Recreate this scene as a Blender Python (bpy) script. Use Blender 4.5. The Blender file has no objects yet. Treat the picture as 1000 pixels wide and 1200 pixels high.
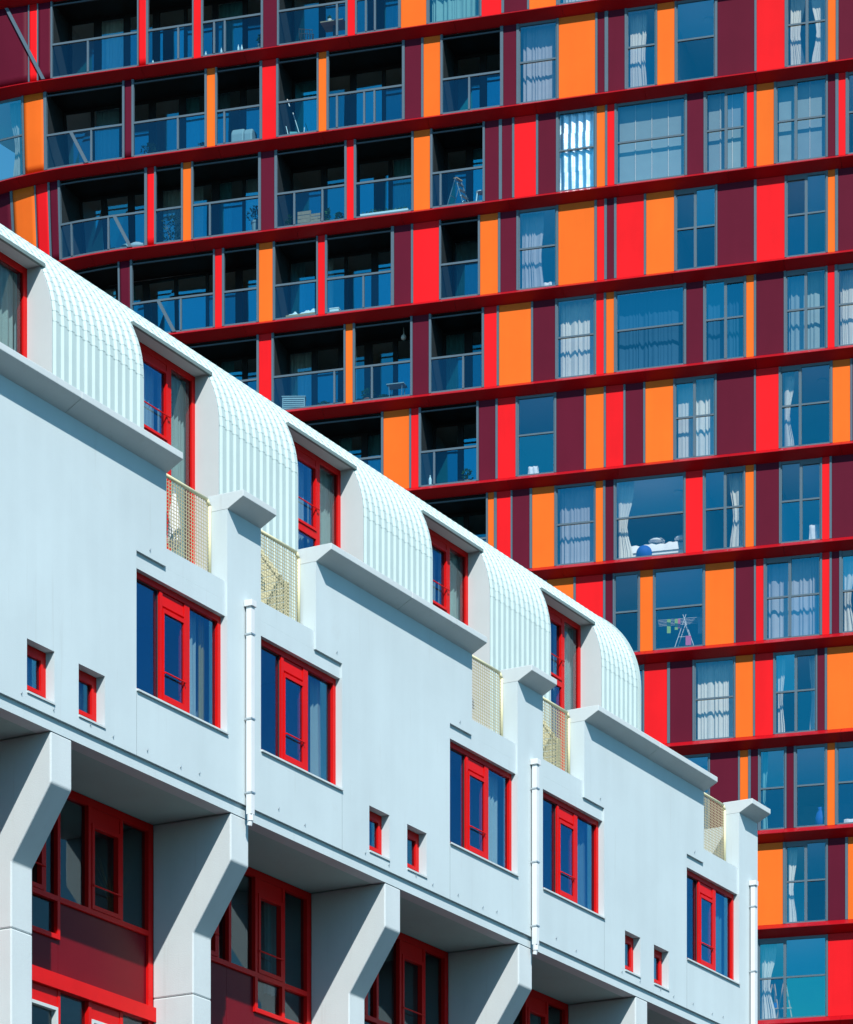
import bpy, math, random
from mathutils import Matrix, Vector

random.seed(7)
scene = bpy.context.scene
COL = scene.collection

# ------------------------------------------------------------------ camera, sky, sun, exposure
cam_data = bpy.data.cameras.new("camera")
cam_data.sensor_fit = 'HORIZONTAL'
cam_data.sensor_width = 36.0
cam_data.lens = 147.6
cam_data.shift_y = 1.5            # level camera with a strong rise, so the verticals stay vertical
cam_data.clip_start = 0.5
cam_data.clip_end = 5000.0
camera = bpy.data.objects.new("camera", cam_data)
camera.location = (0, 0, 1.6)
camera.rotation_euler = (math.radians(90), 0, 0)
COL.objects.link(camera)
scene.camera = camera

SUN_EL = math.radians(46.0)
SUN_AZ = math.atan2(0.239, -0.971)         # clockwise from +Y
world = bpy.data.worlds.new("World")
scene.world = world
world.use_nodes = True
wn = world.node_tree.nodes
wl = world.node_tree.links
wn.clear()
sky = wn.new('ShaderNodeTexSky')
sky.sky_type = 'NISHITA'
sky.sun_disc = False
sky.sun_elevation = SUN_EL
sky.sun_rotation = SUN_AZ
sky.altitude = 0
sky.air_density = 1.0
sky.dust_density = 0.3
sky.ozone_density = 3.0
bg = wn.new('ShaderNodeBackground')
bg.inputs['Strength'].default_value = 0.11
wo = wn.new('ShaderNodeOutputWorld')
grade = wn.new('ShaderNodeVectorMath')      # the whole sky a little deeper and cooler
grade.operation = 'MULTIPLY'
grade.inputs[1].default_value = (0.54, 1.01, 1.06)
wl.new(sky.outputs['Color'], grade.inputs[0])
wl.new(grade.outputs['Vector'], bg.inputs['Color'])
wl.new(bg.outputs['Background'], wo.inputs['Surface'])

sd = bpy.data.lights.new("sun", 'SUN')
sd.energy = 5.0
sd.angle = math.radians(0.5)
sd.color = (1.0, 0.965, 0.92)
sun = bpy.data.objects.new("sun", sd)
sv = Vector((math.sin(SUN_AZ) * math.cos(SUN_EL), math.cos(SUN_AZ) * math.cos(SUN_EL), math.sin(SUN_EL)))
sun.rotation_euler = sv.to_track_quat('Z', 'Y').to_euler()
sun.location = (0, -30, 80)
COL.objects.link(sun)

scene.view_settings.view_transform = 'Standard'
scene.view_settings.look = 'None'
scene.view_settings.exposure = 0.12
scene.view_settings.gamma = 1.0
scene.view_settings.use_curve_mapping = False
scene.cycles.max_bounces = 8
scene.cycles.diffuse_bounces = 1
scene.cycles.glossy_bounces = 4
scene.cycles.transparent_max_bounces = 24
scene.cycles.caustics_reflective = False
scene.cycles.caustics_refractive = False

# ------------------------------------------------------------------ materials
MATS = {}

def _new(name):
    m = bpy.data.materials.new(name)
    m.use_nodes = True
    nt = m.node_tree
    b = nt.nodes['Principled BSDF']
    MATS[name] = m
    return m, nt, b

def paint(name, rgb, rough=0.5, spec=0.5, var=0.06, scale=1.5, streak=0.0, bump=0.0, bscale=40.0, objvar=0.0, metallic=0.0, dirt=None, translucent=0.0):
    """Painted or coated surface: base colour with faint cloudy wear, optional vertical streaks,
    a little variation from piece to piece and fine relief."""
    m, nt, b = _new(name)
    N, L = nt.nodes, nt.links
    tc = N.new('ShaderNodeTexCoord')
    no = N.new('ShaderNodeTexNoise')
    no.inputs['Scale'].default_value = scale
    no.inputs['Detail'].default_value = 6
    no.inputs['Roughness'].default_value = 0.6
    L.new(tc.outputs['Object'], no.inputs['Vector'])
    mr = N.new('ShaderNodeMapRange')
    mr.inputs['From Min'].default_value = 0.3
    mr.inputs['From Max'].default_value = 0.7
    mr.inputs['To Min'].default_value = 1 - var
    mr.inputs['To Max'].default_value = 1 + var
    L.new(no.outputs['Fac'], mr.inputs['Value'])
    val = mr.outputs['Result']
    if streak > 0:
        mp = N.new('ShaderNodeMapping')
        mp.inputs['Scale'].default_value = (2.3, 2.3, 0.16)
        L.new(tc.outputs['Object'], mp.inputs['Vector'])
        n2 = N.new('ShaderNodeTexNoise')
        n2.inputs['Scale'].default_value = 1.0
        n2.inputs['Detail'].default_value = 5
        L.new(mp.outputs['Vector'], n2.inputs['Vector'])
        m2 = N.new('ShaderNodeMapRange')
        m2.inputs['From Min'].default_value = 0.35
        m2.inputs['From Max'].default_value = 0.65
        m2.inputs['To Min'].default_value = 1 - streak
        m2.inputs['To Max'].default_value = 1 + streak * 0.5
        L.new(n2.outputs['Fac'], m2.inputs['Value'])
        mu = N.new('ShaderNodeMath')
        mu.operation = 'MULTIPLY'
        L.new(val, mu.inputs[0])
        L.new(m2.outputs['Result'], mu.inputs[1])
        val = mu.outputs['Value']
    if objvar > 0:
        oi = N.new('ShaderNodeObjectInfo')
        m3 = N.new('ShaderNodeMapRange')
        m3.inputs['To Min'].default_value = 1 - objvar
        m3.inputs['To Max'].default_value = 1 + objvar
        L.new(oi.outputs['Random'], m3.inputs['Value'])
        mu = N.new('ShaderNodeMath')
        mu.operation = 'MULTIPLY'
        L.new(val, mu.inputs[0])
        L.new(m3.outputs['Result'], mu.inputs[1])
        val = mu.outputs['Value']
    vm = N.new('ShaderNodeVectorMath')
    vm.operation = 'SCALE'
    vm.inputs[0].default_value = rgb
    L.new(val, vm.inputs['Scale'])
    colour = vm.outputs['Vector']
    if dirt:
        n4 = N.new('ShaderNodeTexNoise')
        n4.inputs['Scale'].default_value = 0.9
        n4.inputs['Detail'].default_value = 10
        n4.inputs['Roughness'].default_value = 0.72
        L.new(tc.outputs['Object'], n4.inputs['Vector'])
        r4 = N.new('ShaderNodeMapRange')
        r4.inputs['From Min'].default_value = 0.60
        r4.inputs['From Max'].default_value = 0.78
        r4.inputs['To Max'].default_value = 0.5
        L.new(n4.outputs['Fac'], r4.inputs['Value'])
        mx = N.new('ShaderNodeMix')
        mx.data_type = 'RGBA'
        L.new(r4.outputs['Result'], mx.inputs['Factor'])
        L.new(colour, mx.inputs['A'])
        mx.inputs['B'].default_value = (*dirt, 1)
        colour = mx.outputs['Result']
        mp5 = N.new('ShaderNodeMapping')                 # sparse rain runs
        mp5.inputs['Scale'].default_value = (6.5, 6.5, 0.30)
        L.new(tc.outputs['Object'], mp5.inputs['Vector'])
        n5 = N.new('ShaderNodeTexNoise')
        n5.inputs['Scale'].default_value = 1.0
        n5.inputs['Detail'].default_value = 7
        n5.inputs['Roughness'].default_value = 0.65
        L.new(mp5.outputs['Vector'], n5.inputs['Vector'])
        r5 = N.new('ShaderNodeMapRange')
        r5.inputs['From Min'].default_value = 0.60
        r5.inputs['From Max'].default_value = 0.76
        r5.inputs['To Max'].default_value = 0.45
        L.new(n5.outputs['Fac'], r5.inputs['Value'])
        mx5 = N.new('ShaderNodeMix')
        mx5.data_type = 'RGBA'
        L.new(r5.outputs['Result'], mx5.inputs['Factor'])
        L.new(colour, mx5.inputs['A'])
        mx5.inputs['B'].default_value = (dirt[0] * .9, dirt[1] * .9, dirt[2] * .88, 1)
        colour = mx5.outputs['Result']
    L.new(colour, b.inputs['Base Color'])
    b.inputs['Roughness'].default_value = rough
    b.inputs['Specular IOR Level'].default_value = spec
    b.inputs['Metallic'].default_value = metallic
    if bump > 0:
        n3 = N.new('ShaderNodeTexNoise')
        n3.inputs['Scale'].default_value = bscale
        n3.inputs['Detail'].default_value = 4
        L.new(tc.outputs['Object'], n3.inputs['Vector'])
        bp = N.new('ShaderNodeBump')
        bp.inputs['Strength'].default_value = bump
        bp.inputs['Distance'].default_value = 0.01
        L.new(n3.outputs['Fac'], bp.inputs['Height'])
        L.new(bp.outputs['Normal'], b.inputs['Normal'])
    if translucent > 0:
        tr = N.new('ShaderNodeBsdfTranslucent')
        L.new(colour, tr.inputs['Color'])
        ms = N.new('ShaderNodeMixShader')
        ms.inputs['Fac'].default_value = translucent
        out = N['Material Output']
        L.new(b.outputs['BSDF'], ms.inputs[1])
        L.new(tr.outputs['BSDF'], ms.inputs[2])
        L.new(ms.outputs['Shader'], out.inputs['Surface'])
    return m

def glass(name, tint, refl, base, wav=0.02):
    """Coated window glass: tinted see-through sheet with a coloured mirror coat and slight waviness."""
    m, nt, b = _new(name)
    N, L = nt.nodes, nt.links
    out = N['Material Output']
    N.remove(b)
    tr = N.new('ShaderNodeBsdfTransparent')
    tr.inputs['Color'].default_value = (*tint, 1)
    gl = N.new('ShaderNodeBsdfGlossy')
    gl.inputs['Color'].default_value = (*refl, 1)
    gl.inputs['Roughness'].default_value = 0.0
    lw = N.new('ShaderNodeLayerWeight')
    lw.inputs['Blend'].default_value = 0.5
    pw = N.new('ShaderNodeMath')
    pw.operation = 'POWER'
    pw.inputs[1].default_value = 5.0
    L.new(lw.outputs['Facing'], pw.inputs[0])
    mr = N.new('ShaderNodeMapRange')
    mr.inputs['To Min'].default_value = base
    mr.inputs['To Max'].default_value = 1.0
    L.new(pw.outputs['Value'], mr.inputs['Value'])
    tc = N.new('ShaderNodeTexCoord')
    no = N.new('ShaderNodeTexNoise')
    no.inputs['Scale'].default_value = 0.7
    no.inputs['Detail'].default_value = 1
    L.new(tc.outputs['Object'], no.inputs['Vector'])
    bp = N.new('ShaderNodeBump')
    bp.inputs['Strength'].default_value = wav
    bp.inputs['Distance'].default_value = 0.3
    L.new(no.outputs['Fac'], bp.inputs['Height'])
    oi = N.new('ShaderNodeObjectInfo')                   # every pane hangs at a slightly different angle
    wnz = N.new('ShaderNodeTexWhiteNoise')
    wnz.noise_dimensions = '1D'
    L.new(oi.outputs['Random'], wnz.inputs['W'])
    sb = N.new('ShaderNodeVectorMath')
    sb.operation = 'SUBTRACT'
    sb.inputs[1].default_value = (.5, .5, .5)
    L.new(wnz.outputs['Color'], sb.inputs[0])
    sc = N.new('ShaderNodeVectorMath')
    sc.operation = 'SCALE'
    sc.inputs['Scale'].default_value = 0.15
    L.new(sb.outputs['Vector'], sc.inputs[0])
    ad = N.new('ShaderNodeVectorMath')
    ad.operation = 'ADD'
    L.new(bp.outputs['Normal'], ad.inputs[0])
    L.new(sc.outputs['Vector'], ad.inputs[1])
    nm = N.new('ShaderNodeVectorMath')
    nm.operation = 'NORMALIZE'
    L.new(ad.outputs['Vector'], nm.inputs[0])
    L.new(nm.outputs['Vector'], gl.inputs['Normal'])
    cs = N.new('ShaderNodeMapRange')                     # and the coating differs from pane to pane
    cs.inputs['To Min'].default_value = 0.72
    cs.inputs['To Max'].default_value = 1.35
    L.new(oi.outputs['Random'], cs.inputs['Value'])
    cm = N.new('ShaderNodeMath')
    cm.operation = 'MULTIPLY'
    cm.use_clamp = True
    L.new(mr.outputs['Result'], cm.inputs[0])
    L.new(cs.outputs['Result'], cm.inputs[1])
    ms = N.new('ShaderNodeMixShader')
    L.new(cm.outputs['Value'], ms.inputs['Fac'])
    L.new(tr.outputs['BSDF'], ms.inputs[1])
    L.new(gl.outputs['BSDF'], ms.inputs[2])
    L.new(ms.outputs['Shader'], out.inputs['Surface'])
    return m

paint('white_render', (0.625, 0.73, 0.755), 0.55, 0.35, 0.055, 0.45, streak=0.025, bump=0.25, bscale=60, dirt=(0.52, 0.58, 0.58))
paint('white_concrete', (0.655, 0.725, 0.735), 0.6, 0.35, 0.035, 1.2, streak=0.02, bump=0.25, bscale=45, dirt=(0.55, 0.58, 0.57))
paint('white_board', (0.63, 0.695, 0.70), 0.5, 0.4, 0.02, 2.0)
paint('soffit_shade', (0.42, 0.63, 0.61), 0.7, 0.2, 0.05, 0.7, bump=0.2, bscale=30, dirt=(0.33, 0.46, 0.44))  # white soffit with the green-grey shade under the overhang mixed into its colour
paint('white_pipe', (0.80, 0.83, 0.84), 0.4, 0.5, 0.03, 3.0)
paint('mint_metal', (0.52, 0.655, 0.65), 0.5, 0.3, 0.03, 2.0, streak=0.025, objvar=0.012)
paint('flashing', (0.20, 0.27, 0.26), 0.4, 0.5, 0.05, 4.0)
paint('red_frame', (0.72, 0.008, 0.008), 0.4, 0.15, 0.05, 3.0)
paint('maroon_panel', (0.17, 0.004, 0.010), 0.3, 0.12, 0.06, 1.5)
paint('dark_metal', (0.05, 0.045, 0.045), 0.4, 0.5, 0.05, 3.0)
paint('yellow_paint', (0.80, 0.76, 0.48), 0.5, 0.4, 0.04, 3.0)
paint('mesh_wire', (0.52, 0.47, 0.29), 0.5, 0.4, 0.08, 6.0)
paint('tower_orange', (0.92, 0.160, 0.016), 0.5, 0.12, 0.05, 0.7, streak=0.04, objvar=0.055)
paint('tower_red', (0.86, 0.010, 0.015), 0.5, 0.12, 0.05, 0.7, streak=0.04, objvar=0.055)
paint('tower_purple', (0.114, 0.0072, 0.024), 0.5, 0.10, 0.05, 0.9, streak=0.035, objvar=0.06)
paint('slab_red', (0.41, 0.003, 0.008), 0.35, 0.25, 0.06, 0.8, streak=0.03, objvar=0.05)
paint('grey_trim', (0.098, 0.150, 0.190), 0.4, 0.35, 0.04, 2.0)
paint('dark_trim', (0.05, 0.075, 0.095), 0.4, 0.5, 0.04, 2.0)
paint('ceiling_white', (0.72, 0.74, 0.75), 0.8, 0.2, 0.02, 1.0)
paint('room_wall', (0.50, 0.55, 0.56), 0.8, 0.2, 0.03, 1.0)
paint('room_floor', (0.22, 0.15, 0.09), 0.5, 0.3, 0.1, 2.0)
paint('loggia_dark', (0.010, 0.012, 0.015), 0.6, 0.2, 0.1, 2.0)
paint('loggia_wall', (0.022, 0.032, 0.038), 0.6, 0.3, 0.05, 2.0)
paint('curtain_white', (0.86, 0.86, 0.78), 0.85, 0.1, 0.04, 3.0, translucent=0.25)
paint('curtain_grey', (0.33, 0.45, 0.46), 0.85, 0.1, 0.05, 3.0, translucent=0.2)
paint('curtain_lilac', (0.50, 0.53, 0.58), 0.85, 0.1, 0.05, 3.0, translucent=0.2)
paint('curtain_blue', (0.04, 0.12, 0.20), 0.85, 0.1, 0.05, 3.0, translucent=0.2)
paint('curtain_teal', (0.22, 0.50, 0.50), 0.85, 0.1, 0.05, 3.0, translucent=0.2)
paint('curtain_yellow', (0.62, 0.44, 0.12), 0.85, 0.1, 0.05, 3.0, translucent=0.2)
paint('foil', (0.86, 0.92, 0.96), 0.40, 0.5, 0.05, 4.0, metallic=1.0, bump=0.15, bscale=5)
paint('leaf', (0.05, 0.14, 0.025), 0.5, 0.4, 0.35, 9.0, translucent=0.25)
paint('leaf_dark', (0.025, 0.07, 0.03), 0.5, 0.4, 0.35, 9.0, translucent=0.2)
paint('terracotta', (0.42, 0.14, 0.07), 0.7, 0.3, 0.08, 6.0)
paint('white_plastic', (0.80, 0.82, 0.82), 0.4, 0.5, 0.02, 3.0)
paint('grey_plastic', (0.30, 0.36, 0.38), 0.5, 0.4, 0.05, 3.0)
paint('steel', (0.62, 0.66, 0.68), 0.3, 0.5, 0.03, 3.0, metallic=0.8)
paint('wood', (0.50, 0.33, 0.17), 0.6, 0.3, 0.15, 8.0, streak=0.1)
paint('brown_crate', (0.36, 0.24, 0.15), 0.7, 0.3, 0.15, 8.0)
paint('linen', (0.75, 0.77, 0.78), 0.9, 0.1, 0.04, 3.0)
paint('blue_cloth', (0.02, 0.10, 0.42), 0.7, 0.2, 0.1, 3.0)
paint('green_cloth', (0.30, 0.50, 0.05), 0.8, 0.2, 0.1, 3.0)
paint('pink_cloth', (0.62, 0.12, 0.24), 0.8, 0.2, 0.1, 3.0)
paint('asphalt', (0.055, 0.055, 0.06), 0.9, 0.2, 0.15, 0.5, bump=0.4, bscale=30)
paint('concrete', (0.34, 0.34, 0.33), 0.8, 0.2, 0.08, 0.8)
paint('bulb', (0.75, 0.75, 0.72), 0.3, 0.5, 0.02, 3.0)
glass('tower_glass', (0.97, 1.0, 1.0), (0.06, 0.76, 1.0), 0.30)
glass('balustrade_glass', (0.66, 0.88, 0.94), (0.15, 0.65, 1.0), 0.10)
glass('house_glass', (0.80, 0.92, 0.95), (0.12, 0.55, 1.0), 0.18)
glass('clear_glass', (0.70, 0.80, 0.82), (0.8, 0.9, 0.95), 0.045)
glass('loggia_glass', (0.78, 0.92, 0.95), (0.04, 0.74, 1.0), 0.38)
paint('floor_pale', (0.62, 0.60, 0.56), 0.5, 0.3, 0.05, 2.0)
paint('floor_grey', (0.28, 0.29, 0.30), 0.6, 0.3, 0.08, 2.0)

# ------------------------------------------------------------------ mesh helpers
class MB:
    """collects boxes, prisms, sheets and bars, then becomes one mesh object"""
    def __init__(self):
        self.v = []
        self.f = []

    def poly(self, pts):
        i = len(self.v)
        self.v += [tuple(p) for p in pts]
        self.f.append(tuple(range(i, i + len(pts))))
        return self

    def box(self, x0, x1, y0, y1, z0, z1):
        i = len(self.v)
        self.v += [(x0, y0, z0), (x1, y0, z0), (x1, y1, z0), (x0, y1, z0),
                   (x0, y0, z1), (x1, y0, z1), (x1, y1, z1), (x0, y1, z1)]
        for q in ((0, 3, 2, 1), (4, 5, 6, 7), (0, 1, 5, 4), (1, 2, 6, 5), (2, 3, 7, 6), (3, 0, 4, 7)):
            self.f.append(tuple(i + k for k in q))
        return self

    def prism_x(self, prof, x0, x1):
        """profile of (y, z) points, counter-clockwise seen from -x, swept along x"""
        n = len(prof)
        i = len(self.v)
        self.v += [(x0, y, z) for y, z in prof] + [(x1, y, z) for y, z in prof]
        self.f.append(tuple(i + k for k in range(n)))
        self.f.append(tuple(i + n + k for k in reversed(range(n))))
        for k in range(n):
            j = (k + 1) % n
            self.f.append((i + k, i + n + k, i + n + j, i + j))
        return self

    def sweep_x(self, prof, xs):
        n = len(prof)
        i = len(self.v)
        for x in xs:
            self.v += [(x, y, z) for y, z in prof]
        for s in range(len(xs) - 1):
            for k in range(n):
                j = (k + 1) % n
                self.f.append((i + s * n + k, i + (s + 1) * n + k, i + (s + 1) * n + j, i + s * n + j))
        self.f.append(tuple(i + k for k in range(n)))
        self.f.append(tuple(i + (len(xs) - 1) * n + k for k in reversed(range(n))))
        return self

    def tube(self, p, q, r, n=8, r2=None):
        p, q = Vector(p), Vector(q)
        r2 = r if r2 is None else r2
        a = (q - p).normalized()
        s = a.orthogonal().normalized()
        t = a.cross(s)
        i = len(self.v)
        for c, rr in ((p, r), (q, r2)):
            for k in range(n):
                g = 2 * math.pi * k / n
                self.v.append(tuple(c + s * (rr * math.cos(g)) + t * (rr * math.sin(g))))
        for k in range(n):
            j = (k + 1) % n
            self.f.append((i + k, i + j, i + n + j, i + n + k))
        self.f.append(tuple(i + k for k in reversed(range(n))))
        self.f.append(tuple(i + n + k for k in range(n)))
        return self

    def lathe(self, c, prof, n=14):
        """profile of (radius, height) turned about the vertical axis through c"""
        i = len(self.v)
        for r, h in prof:
            for k in range(n):
                g = 2 * math.pi * k / n
                self.v.append((c[0] + r * math.cos(g), c[1] + r * math.sin(g), c[2] + h))
        for s in range(len(prof) - 1):
            for k in range(n):
                j = (k + 1) % n
                self.f.append((i + s * n + k, i + s * n + j, i + (s + 1) * n + j, i + (s + 1) * n + k))
        self.f.append(tuple(i + k for k in reversed(range(n))))
        self.f.append(tuple(i + (len(prof) - 1) * n + k for k in range(n)))
        return self

    def mesh(self, name, mat, smooth=False, warp=None):
        me = bpy.data.meshes.new(name)
        vs = [warp(p) for p in self.v] if warp else self.v
        me.from_pydata(vs, [], self.f)
        me.materials.append(MATS[mat])
        if smooth:
            for p in me.polygons:
                p.use_smooth = True
        me.update()
        return me

    def build(self, name, mat, parent=None, smooth=False, bevel=0.0, warp=None):
        return link(name, self.mesh(name, mat, smooth, warp), parent, bevel)


def link(name, me, parent=None, bevel=0.0, loc=None):
    o = bpy.data.objects.new(name, me)
    COL.objects.link(o)
    if parent:
        o.parent = parent
    if loc:
        o.location = loc
    if bevel > 0:
        md = o.modifiers.new('bevel', 'BEVEL')
        md.width = bevel
        md.segments = 2
        md.limit_method = 'ANGLE'
    return o

def tag(o, label, cat, group=None, kind=None):
    if label:
        o['label'] = label
    if cat:
        o['category'] = cat
    if group:
        o['group'] = group
    if kind:
        o['kind'] = kind
    return o

def empty(name, loc, rz=0.0):
    o = bpy.data.objects.new(name, None)
    o.empty_display_size = 0.3
    o.location = loc
    o.rotation_euler = (0, 0, rz)
    COL.objects.link(o)
    return o

def curtain_sheet(x0, x1, y, z0, z1, mat, name, parent, fold=0.14, amp=0.045, warp=None, gather=0.0, side=0):
    """hanging cloth with uneven vertical folds; gather pulls it in towards one side at mid height"""
    mb = MB()
    n = max(8, int((x1 - x0) / fold * 7))
    m = 7
    rr = random.Random(int((x0 * 131 + z0 * 17 + x1 * 7) * 100))
    ph = [rr.uniform(0, 6.28) for _ in range(4)]
    for j in range(m + 1):
        w = j / m
        z = z0 + (z1 - z0) * w
        for i in range(n + 1):
            s = i / n
            x = x0 + (x1 - x0) * s
            if gather:
                k = 1 - gather * math.sin(math.pi * min(1, w * 1.15)) ** 2
                x = (x0 + (x - x0) * k) if side <= 0 else (x1 - (x1 - x) * k)
            a = amp * (1.15 - 0.35 * w) * (0.75 + 0.45 * math.sin(5.1 * s * (x1 - x0) + ph[2]))
            ff = 2 * math.pi * (s * (x1 - x0) + .05 * math.sin(7.3 * s * (x1 - x0) + ph[3]) + .03 * math.sin(17.1 * s * (x1 - x0) + ph[0])) / fold
            yy = y + a * math.sin(ff + 0.8 * math.sin(ff * 0.23 + ph[0]) + ph[1]) + 0.4 * a * math.sin(ff * 0.41 + ph[2] + w)
            mb.v.append((x, yy, z + (0.012 * math.sin(ff) if j == 0 else 0)))
    for j in range(m):
        for i in range(n):
            a = j * (n + 1) + i
            mb.f.append((a, a + 1, a + n + 2, a + n + 1))
    return mb.build(name, mat, parent, smooth=True, warp=warp)

# ------------------------------------------------------------------ ground
g = MB().poly([(-2500, -2500, 0), (2500, -2500, 0), (2500, 2500, 0), (-2500, 2500, 0)]).build('ground', 'asphalt')
tag(g, 'grey asphalt street ground', 'ground', kind='structure')

# ================================================================== WHITE TERRACED BLOCK
# local axes: x along the front to the far end, y into the building, z up; the front wall is y = 0
house = empty('terrace_building', (-5.967, 48.93, 0.0), math.atan2(0.8721, 0.4893))
tag(house, 'white rendered terraced block with red windows and curved ribbed metal roof', 'building')

MOD = 4.79                     # bay
PER = 9.62                     # two bays
X_L, X_R = -6.9, 26.06
Z_WB, Z_WT = 16.98, 21.43      # wall bottom (drip) and underside of the coping
Z_SF = 16.79                   # soffit
PERIODS = (-1, 0, 1, 2)

def clip(a, b, lo=X_L, hi=X_R):
    return max(a, lo), min(b, hi)

# ---- front wall with its openings
opens = []
for k in PERIODS:
    b = k * PER
    opens += [(b + 3.40, b + 5.90, 17.97, 20.02), (b + 4.20, b + 5.90, 20.02, Z_WT + 1),
              (b + 6.88, b + 9.38, 17.97, 20.02), (b + 6.88, b + 8.55, 20.02, Z_WT + 1),
              (b + 10.26, b + 10.93, 17.18, 17.92), (b + 11.53, b + 12.20, 17.18, 17.92)]

def grid_wall(x0, x1, z0, z1, y0, y1, holes):
    xs = sorted({x0, x1} | {v for h in holes for v in h[:2] if x0 < v < x1})
    zs = sorted({z0, z1} | {v for h in holes for v in h[2:] if z0 < v < z1})
    nx, nz = len(xs) - 1, len(zs) - 1
    def solid(i, j):
        if i < 0 or j < 0 or i >= nx or j >= nz:
            return False
        cx, cz = (xs[i] + xs[i + 1]) / 2, (zs[j] + zs[j + 1]) / 2
        return not any(h[0] < cx < h[1] and h[2] < cz < h[3] for h in holes)
    mb = MB()
    for i in range(nx):
        for j in range(nz):
            if not solid(i, j):
                continue
            a, b_, c, d_ = xs[i], xs[i + 1], zs[j], zs[j + 1]
            mb.poly([(a, y0, c), (b_, y0, c), (b_, y0, d_), (a, y0, d_)])
            mb.poly([(b_, y1, c), (a, y1, c), (a, y1, d_), (b_, y1, d_)])
            if not solid(i - 1, j):
                mb.poly([(a, y1, c), (a, y0, c), (a, y0, d_), (a, y1, d_)])
            if not solid(i + 1, j):
                mb.poly([(b_, y0, c), (b_, y1, c), (b_, y1, d_), (b_, y0, d_)])
            if not solid(i, j - 1):
                mb.poly([(a, y1, c), (b_, y1, c), (b_, y0, c), (a, y0, c)])
            if not solid(i, j + 1):
                mb.poly([(a, y0, d_), (b_, y0, d_), (b_, y1, d_), (a, y1, d_)])
    return mb

grid_wall(X_L, X_R, Z_WB, Z_WT, 0.0, 0.30, opens).build('wall', 'white_render', house)
# fascia band below the drip line, soffit, floors
MB().box(X_L, X_R, 0.045, 0.30, Z_SF, Z_WB - 0.002).build('fascia', 'white_render', house)
MB().box(X_L, X_R, 0.302, 9.0, Z_SF + 0.004, Z_WB - 0.004).build('soffit', 'soffit_shade', house)
MB().box(X_L + 0.02, X_R - 0.02, 0.302, 9.0, 20.05, 20.28).build('terrace_floor', 'concrete', house)
MB().box(X_L + 0.02, X_R - 0.02, 5.0, 5.1, Z_WB, 20.04).build('inner_wall', 'room_wall', house)
MB().box(X_R - 0.30, X_R - 0.002, 0.302, 9.0, Z_WB, 20.04).build('end_wall', 'white_render', house)
MB().box(X_R - 0.25, X_R - 0.004, 0.302, 2.4, 20.285, 21.40).build('end_parapet', 'white_render', house)
for k in PERIODS:
    b = k * PER
    for xx in (b + 6.35, b + 9.75, b + 12.7):
        if X_L < xx < X_R - 0.4:
            MB().box(xx, xx + 0.1, 0.305, 4.99, Z_WB + 0.002, 20.045).build('partition', 'room_wall', house)

# recessed spandrels above the windows
for k in PERIODS:
    b = k * PER
    for (a0, a1, c0, c1) in ((3.40, 5.90, 4.20, 5.90), (6.88, 9.38, 6.88, 8.55)):
        if b + a0 < X_L or b + a1 > X_R:
            continue
        mb = MB().box(b + a0 + .002, b + a1 - .002, 0.04, 0.30, 19.78, 20.018).box(b + c0 + .002, b + c1 - .002, 0.0402, 0.35, 20.019, 20.32)
        mb.build('spandrel', 'white_render', house)

# copings: flat top, thin front lip, underside sloping back down to the wall
COP = [(-0.29, 21.585), (-0.29, 21.685), (0.36, 21.685), (0.36, Z_WT + .002), (0.0, Z_WT + .002)]
COP = COP[::-1]
for k in PERIODS:
    b = k * PER
    for a0, a1 in ((b + 5.90, b + 6.88), (b + 8.55, b + 13.84)):
        a0, a1 = clip(a0, a1)
        if a1 - a0 < 0.3:
            continue
        if a1 - a0 > 3:
            mid = (a0 + a1) / 2
            MB().prism_x(COP, a0, mid - .004).build('coping', 'white_concrete', house, bevel=0.008)
            MB().prism_x(COP, mid + .004, a1).build('coping', 'white_concrete', house, bevel=0.008)
        else:
            MB().prism_x(COP, a0, a1).build('coping', 'white_concrete', house, bevel=0.008)

# ---- mesh railings
def railing(x0, x1):
    y = 0.31
    z0, z1 = 20.40, 21.60
    fr = MB()
    r = 0.03
    pts = [(x0 + .03, z0), (x0 + .03, z1 - .08), (x0 + .11, z1), (x1 - .11, z1), (x1 - .03, z1 - .08), (x1 - .03, z0)]
    for p, q in zip(pts, pts[1:]):
        fr.tube((p[0], y, p[1]), (q[0], y, q[1]), r, 8)
    fr.tube((x0 + .03, y, z0 + .02), (x1 - .03, y, z0 + .02), r * .8, 8)
    o = fr.build('railing', 'yellow_paint', house, smooth=True)
    ms = MB()
    n = int((x1 - x0 - .1) / 0.068)
    for i in range(n + 1):
        x = x0 + .05 + (x1 - x0 - .1) * i / n
        ms.box(x - .006, x + .006, y - .004, y + .004, z0 + .03, z1 - .03)
    m = int((z1 - z0) / 0.055)
    for j in range(1, m):
        z = z0 + .03 + (z1 - z0 - .06) * j / m
        ms.box(x0 + .05, x1 - .05, y - .003, y + .003, z - .0055, z + .0055)
    mo = ms.build('mesh_infill', 'mesh_wire', o)
    mo['kind'] = 'stuff'
    for xx in (x0 + .004, x1 - .03):
        MB().box(xx, xx + .026, y - .02, y + .02, 20.62, 20.66).box(xx, xx + .026, y - .02, y + .02, 21.30, 21.34).build('bracket', 'steel', o)

for k in PERIODS:
    b = k * PER
    for a0, a1 in ((4.20, 5.90), (6.88, 8.55)):
        if b + a0 > X_L and b + a1 < X_R:
            railing(b + a0, b + a1)

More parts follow.
